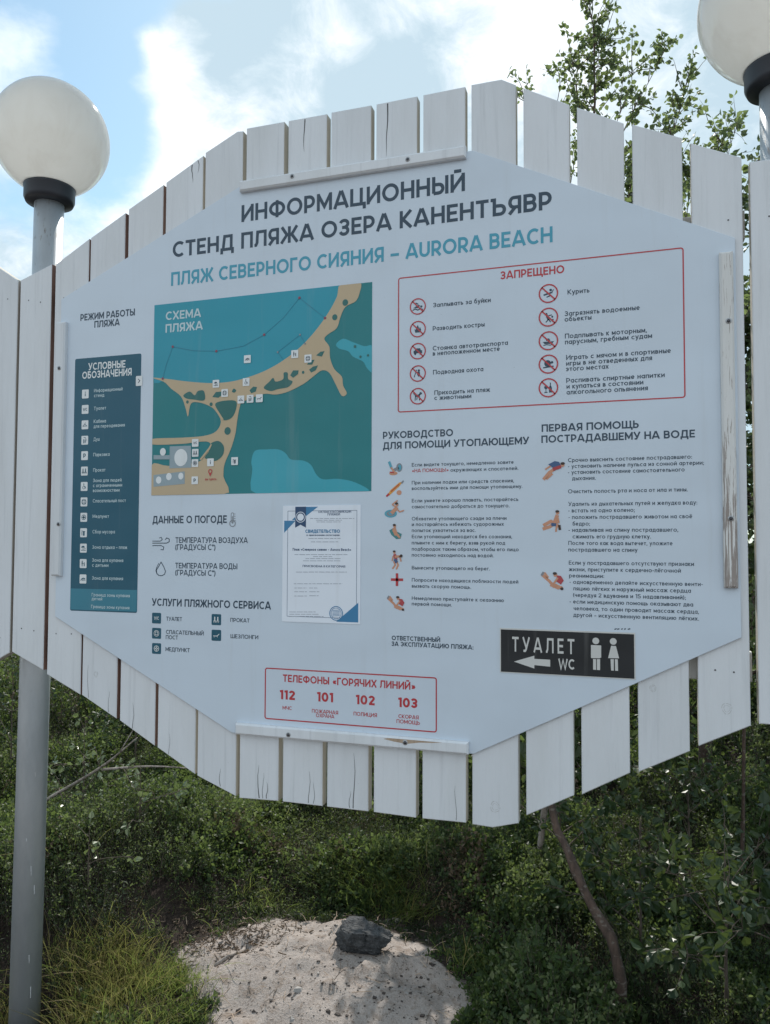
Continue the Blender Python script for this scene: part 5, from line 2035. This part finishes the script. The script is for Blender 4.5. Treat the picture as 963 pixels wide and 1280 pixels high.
# ------------------------------------------------------------------ dwarf-shrub carpet
def carpet(name, x0, x1, y0, y1, per_m2, leaf_k, seed, size, label=None):
    r = np.random.default_rng(seed)
    n = int((x1 - x0) * (y1 - y0) * per_m2)
    x, y = r.uniform(x0, x1, n), r.uniform(y0, y1, n)
    q = (x > -1.06 * (y + 2.15) - .3) & (x < .17 * (y + 2.15) + .9)
    x, y = x[q], y[q]
    n = len(x)
    s = sandiness(x, y)
    sd = sand_dist(x, y)
    patch = vnoise(x, y, .45, 21)
    fine = vnoise(x, y, .16, 22)
    keep = (s < .55) & (y > -.22 + .15 * fine) & ((y > .22) | (np.abs(x - POLE_X) > .13)) & (r.uniform(0, 1, n) < .42 + 1.1 * np.clip(patch + .35 * fine - .2, 0, 1))
    gl = (y < .42 + .12 * fine) & (x < SAND[0][0] + .05)        # the grassy corner by the post
    keep &= ~gl | (r.uniform(0, 1, n) < .22)
    # bare brown litter strip behind and left of the sand
    bx, by = on_level(220, 1165, .03)[:2]
    bare = np.exp(-(((x - bx) / .30) ** 2 + ((y - by) / .13) ** 2))
    keep &= r.uniform(0, 1, n) > bare * 1.1
    x, y, patch, fine, sd = x[keep], y[keep], patch[keep], fine[keep], sd[keep]
    n = len(x)
    near = np.clip(-sd / .28, .22, 1) * np.where((y < .42) & (x < SAND[0][0] + .05), .5, 1)
    h = (.05 + .16 * np.clip(patch * 1.5 - .3, 0, 1) + .06 * fine) * r.uniform(.6, 1.25, n) * near * size
    base = np.stack([x, y, ground_z(x, y) - .01], 1)
    dirs = unit(np.stack([r.normal(0, .33, n), r.normal(-.05, .33, n), np.ones(n)], 1))
    kind = np.where(vnoise(x, y, .33, 25) + r.normal(0, .12, n) > .52, 1, 0)
    k = leaf_k
    u = r.uniform(.12, 1.0, (n, k)) ** .8
    p = base[:, None, :] + dirs[:, None, :] * (h[:, None] * u)[:, :, None] + r.normal(0, .012, (n, k, 3)) * np.array([1, 1, .5])
    d = unit(dirs[:, None, :] * .55 + r.normal(0, .75, (n, k, 3)))
    L = np.where(kind[:, None] == 1, r.uniform(.011, .021, (n, k)), r.uniform(.008, .015, (n, k))) * size * r.choice([.8, 1.0, 1.0, 1.5], (n, 1))
    Wd = np.where(kind[:, None] == 1, L * .32, L * .17)
    v, f = leaves(p.reshape(-1, 3), d.reshape(-1, 3), L.ravel(), Wd.ravel(), r, six=False)
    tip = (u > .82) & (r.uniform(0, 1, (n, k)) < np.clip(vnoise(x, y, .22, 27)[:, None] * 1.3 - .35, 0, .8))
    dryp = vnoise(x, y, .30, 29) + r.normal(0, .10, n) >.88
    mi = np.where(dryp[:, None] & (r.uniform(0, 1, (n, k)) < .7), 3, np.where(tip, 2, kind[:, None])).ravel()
    sd_ = unit(np.cross(dirs, r.normal(size=(n, 3)))) * .0011 * size
    top = base + dirs * (h * 1.02)[:, None]
    sv = np.stack([base - sd_, base + sd_, top + sd_ * .4, top - sd_ * .4], 1).reshape(-1, 3)
    sf = np.arange(4 * n).reshape(-1, 4) + len(v)
    v, f = np.concatenate([v, sv]), np.concatenate([f, sf])
    mi = np.concatenate([mi, np.full(n, 4)])
    o_ = np_mesh(name, v, f, [M['shrub_dark'], M['shrub_mid'], M['shrub_lit'], M['dry_leaf'], M['twig']], mi)
    tag(o_, label, 'ground cover', kind='stuff')
    return o_


carpet('dwarf_shrubs', -5.0, 1.6, -.3, 2.6, 2700, 26, 61, 1.0, 'low dark green dwarf shrubs carpeting the ground under and behind the board')
carpet('undergrowth', -9.5, 3.5, 2.5, 8.5, 330, 26, 62, 2.0, 'deeper belt of scrubby undergrowth spreading away behind the fence')


# ------------------------------------------------------------------ grass
def tufts(spots, seed, label):
    r = np.random.default_rng(seed)
    V, Fc, MI = [], [], []
    off = 0
    for (px, py, spread, cnt, h, dry, lean) in spots:
        c = on_level(px, py, .03)[:2]
        x = c[0] + r.normal(0, spread, cnt)
        y = np.maximum(c[1] + r.normal(0, spread * .7, cnt), .03)
        x = np.where((y < .24) & (np.abs(x - POLE_X) < .12), POLE_X + np.sign(x - POLE_X + 1e-6) * (.12 + np.abs(x - POLE_X)), x)
        z = ground_z(x, y) - .005
        hh = h * r.uniform(.45, 1.2, cnt)
        d = unit(np.stack([r.normal(lean, .35, cnt), r.normal(-.1, .35, cnt), np.ones(cnt)], 1))
        bend = np.stack([r.normal(lean, .6, cnt), r.normal(-.15, .6, cnt), -r.uniform(.1, .7, cnt)], 1)
        side = unit(np.cross(d, r.normal(size=(cnt, 3)))) * (r.uniform(.0007, .0016, cnt)[:, None])
        base = np.stack([x, y, z], 1)
        rows_ = []
        for u, w in ((0, 1), (.35, .95), (.7, .7), (1, .12)):
            q = base + d * (hh * u)[:, None] + bend * (hh * .55 * u * u)[:, None]
            rows_ += [q - side * w, q + side * w]
        v = np.stack(rows_, 1)
        k = off + np.arange(cnt)[:, None] * 8
        f = np.concatenate([k + np.array([[2 * i, 2 * i + 1, 2 * i + 3, 2 * i + 2]]) for i in range(3)], 0)
        V.append(v.reshape(-1, 3))
        Fc.append(f)
        MI.append(np.tile((r.uniform(0, 1, cnt) < dry).astype(int), 3))
        off += cnt * 8
    o_ = np_mesh('grass', np.concatenate(V), np.concatenate(Fc), [M['grass'], M['grass_dry']], np.concatenate(MI))
    tag(o_, label, 'grass', kind='stuff')


tufts([(115, 1225, .12, 420, .19, .8, .1), (60, 1230, .10, 260, .19, .8, 0), (5, 1230, .08, 420, .15, .8, -.1), (175, 1218, .09, 420, .13, .4, .2), (215, 1226, .06, 380, .10, .12, .25), (230, 1260, .06, 250, .07, .15, .2), (190, 1262, .08, 220, .07, .3, .1), (80, 1272, .10, 250, .09, .7, .1), (130, 1205, .09, 380, .13, .75, .2),
       (150, 1275, .10, 350, .09, .3, .1), (95, 1185, .08, 260, .20, .6, .1), (140, 1190, .09, 320, .17, .6, .3), (480, 1128, .09, 420, .17, .08, 0), (425, 1115, .08, 300, .16, .08, -.2), (510, 1150, .06, 220, .12, .1, .3),
       (330, 1130, .07, 160, .10, .1, 0), (530, 1110, .09, 220, .15, .08, .1), (300, 1060, .2, 240, .16, .1, 0), (600, 1230, .06, 120, .10, .15, 0), (90, 1120, .02, 12, .40, .4, .1), (250, 1150, .05, 60, .07, .4, 0)],
      71, 'tufts of yellow-green grass beside the lamp post and behind the rock')


# ------------------------------------------------------------------ the dark rock on the sand
def rock_mesh(size, seed, sub=5):
    import bmesh
    bm = bmesh.new()
    bmesh.ops.create_icosphere(bm, subdivisions=sub, radius=1.0)
    r = np.random.default_rng(seed)
    planes = [(unit(r.normal(size=3)), r.uniform(.62, .86)) for _ in range(16)] + [(np.array([0, 0, 1.]), .66), (unit(np.array([.12, -1, .1])), .72), (unit(np.array([-1, -.1, .2])), .8)]
    V = np.array([v.co[:] for v in bm.verts])
    V = np.sign(V) * np.abs(V) ** .62
    for nrm, dd in planes:
        k = V @ nrm
        V = np.where((k > dd)[:, None], V - nrm * ((k - dd) * .92)[:, None], V)
    D = unit(V)
    nz = sum(a * (vnoise(D[:, 0] * 3 + D[:, 2] * 1.7, D[:, 1] * 3 - D[:, 2] * 2.3, s, i + 40) - .5) for i, (s, a) in enumerate(((1.2, .22), (.5, .15), (.2, .12), (.09, .07))))
    groove = np.abs((V @ unit(np.array([.9, .25, .2]))) - .18 + .06 * np.sin(V[:, 2] * 6))
    g2 = np.abs((V @ unit(np.array([-.35, .9, .1]))) - .05 + .05 * np.sin(V[:, 0] * 5))
    g3 = np.abs((V @ unit(np.array([.8, -.5, .1]))) + .35)
    top = np.clip(V[:, 2] * 2 + .4, 0, 1)
    V = V * (1 + nz - top * (.17 * np.exp(-(groove / .05) ** 2) + .12 * np.exp(-(g2 / .045) ** 2) + .10 * np.exp(-(g3 / .04) ** 2)))[:, None]
    for v, c in zip(bm.verts, V * np.array(size)):
        v.co = c
    me = bpy.data.meshes.new('rock')
    bm.to_mesh(me)
    bm.free()
    return me


m, t, b, o = node_mat('dark_rock')
tc = t.n('ShaderNodeTexCoord').outputs['Object']
n1 = t.noise(tc, 28.0, 8.0, .7)
n2 = t.noise(tc, 110.0, 5.0, .7)
c = t.ramp(n1, [(.3, (.020, .021, .023)), (.7, (.088, .091, .095))])
c = t.mix(t.math('MULTIPLY', t.smooth(n2, .58, .68), .6), c, (.22, .22, .22))
t.link(c, b.inputs['Base Color'])
b.inputs['Roughness'].default_value = .8
t.link(t.bump(t.math('ADD', n1, n2), .9, .01), b.inputs['Normal'])
M['rock'] = m
rc = on_level(450, 1190, .10)
rock = bpy.data.objects.new('rock', rock_mesh((.118, .090, .066), 5))
rock.data.materials.append(M['rock'])
rock.location = (rc[0], rc[1], float(ground_z(rc[0], rc[1])) + .036)
rock.rotation_euler = (0, .06, .2)
COL.objects.link(rock)
tag(rock, 'dark grey blocky rock sitting on the pale sand patch', 'rock')

# crumbs, pebbles and dry litter scattered over the sand
r = np.random.default_rng(81)
V, Fc = [], []
off = 0
cnt = 0
while cnt < 1600:
    x, y = r.uniform(-1.7, .1), r.uniform(.03, 1.2)
    if sand_dist(np.array([x]), np.array([y]))[0] < -.06:
        continue
    if r.uniform() > .25 + .9 * float(vnoise(x, y, .15, 33)):
        continue
    s = .0011 * math.exp(r.normal(0, .55))
    q = r.normal(size=(8, 3)) * .18 + np.array([(a, b, c) for a in (-1, 1) for b in (-1, 1) for c in (-.7, .7)])
    V.append(q * s * np.array([1.3, 1.0, .8]) + np.array([x, y, float(ground_z(x, y)) + s * .3]))
    Fc.append(np.array([(0, 1, 3, 2), (4, 6, 7, 5), (0, 4, 5, 1), (2, 3, 7, 6), (0, 2, 6, 4), (1, 5, 7, 3)]) + off)
    off += 8
    cnt += 1
for (px_, py_, sx_, nn, ss) in ((300, 1270, 40, 24, .0042), (430, 1235, 70, 26, .0036), (300, 1185, 40, 22, .003), (480, 1245, 50, 20, .004)):
    for _ in range(nn):                                  # larger stones and clods
        x, y = on_level(px_ + r.normal(0, sx_), py_ + r.normal(0, 14), .06)[:2]
        s = ss * math.exp(r.normal(0, .4))
        q = r.normal(size=(8, 3)) * .34 + np.array([(a * (1 if c < 0 else .55), b * (1 if c < 0 else .55), c) for a in (-1, 1) for b in (-1, 1) for c in (-.7, .7)])
        V.append(q * s * np.array([1.3, 1.0, .7]) + np.array([x, y, float(ground_z(x, y)) + s * .2]))
        Fc.append(np.array([(0, 1, 3, 2), (4, 6, 7, 5), (0, 4, 5, 1), (2, 3, 7, 6), (0, 2, 6, 4), (1, 5, 7, 3)]) + off)
        off += 8
        cnt += 1
mi = np.repeat((r.uniform(0, 1, cnt) < .2).astype(int), 6)
o = np_mesh('pebbles', np.concatenate(V), np.concatenate(Fc), [pbr('dark_crumb', (.05, .04, .035), .9), pbr('pale_pebble', (.27, .255, .24), .85)], mi)
tag(o, 'dark crumbs and small pebbles strewn over the sand', 'pebbles', kind='stuff')

V, Fc = [], []
off = 0
mbl = MB()
for _ in range(1100):
    x, y = r.uniform(-1.75, .15), r.uniform(.03, 1.35)
    d_ = float(sand_dist(np.array([x]), np.array([y]))[0])
    if d_ < -.30 or (d_ > .12 and r.uniform() > .35):
        continue
    a = r.uniform(0, math.pi)
    ln = r.uniform(.015, .07)
    z = float(ground_z(x, y)) + .004
    p0 = np.array([x, y, z])
    p1 = p0 + np.array([math.cos(a) * ln, math.sin(a) * ln, r.uniform(0, .012)])
    pm = (p0 + p1) / 2 + np.array([0, 0, r.uniform(0, .008)]) + r.normal(size=3) * ln * .06
    mbl.tube([p0, pm, p1], r.uniform(.0006, .0016), 4, int(r.uniform() < .4), cap=False)
o = mbl.build('litter', [M['twig'], M['bare']])
tag(o, 'dry twigs and needles littering the edge of the sand', 'twigs', kind='stuff')
mbl = MB()
for _ in range(420):
    px_, py_ = r.normal(285, 45), r.normal(1168, 13)
    x, y = on_level(px_, py_, .06)[:2]
    a, ln = r.uniform(0, 6.28), r.uniform(.006, .03)
    p0 = np.array([x, y, float(ground_z(x, y)) + .004])
    p1 = p0 + np.array([math.cos(a) * ln, math.sin(a) * ln, r.uniform(-.001, .012)])
    mbl.tube([p0, (p0 + p1) / 2 + r.normal(size=3) * ln * .1, p1], r.uniform(.0008, .0028), 4, 0, cap=False)
o = mbl.build('dry_litter', [M['dry_leaf']])
tag(o, 'brown dead leaves and stalks where the shrubs meet the sand', 'dead leaves', kind='stuff')
pts = [on_level(312, 1158, .05), on_level(305, 1180, .06), on_level(290, 1196, .06), on_level(268, 1206, .05)]
for p in pts:
    p[2] = float(ground_z(p[0], p[1])) + .008
mb = MB()
cp = curve_pts(pts, 12)
mb.tube(cp, [.006, *([.0075] * (len(cp) - 2)), .004], 7)
o = mb.build('root', M['bark_pale'], None, pts[0])
tag(o, 'curved bare root lying on the sand left of the rock', 'root')
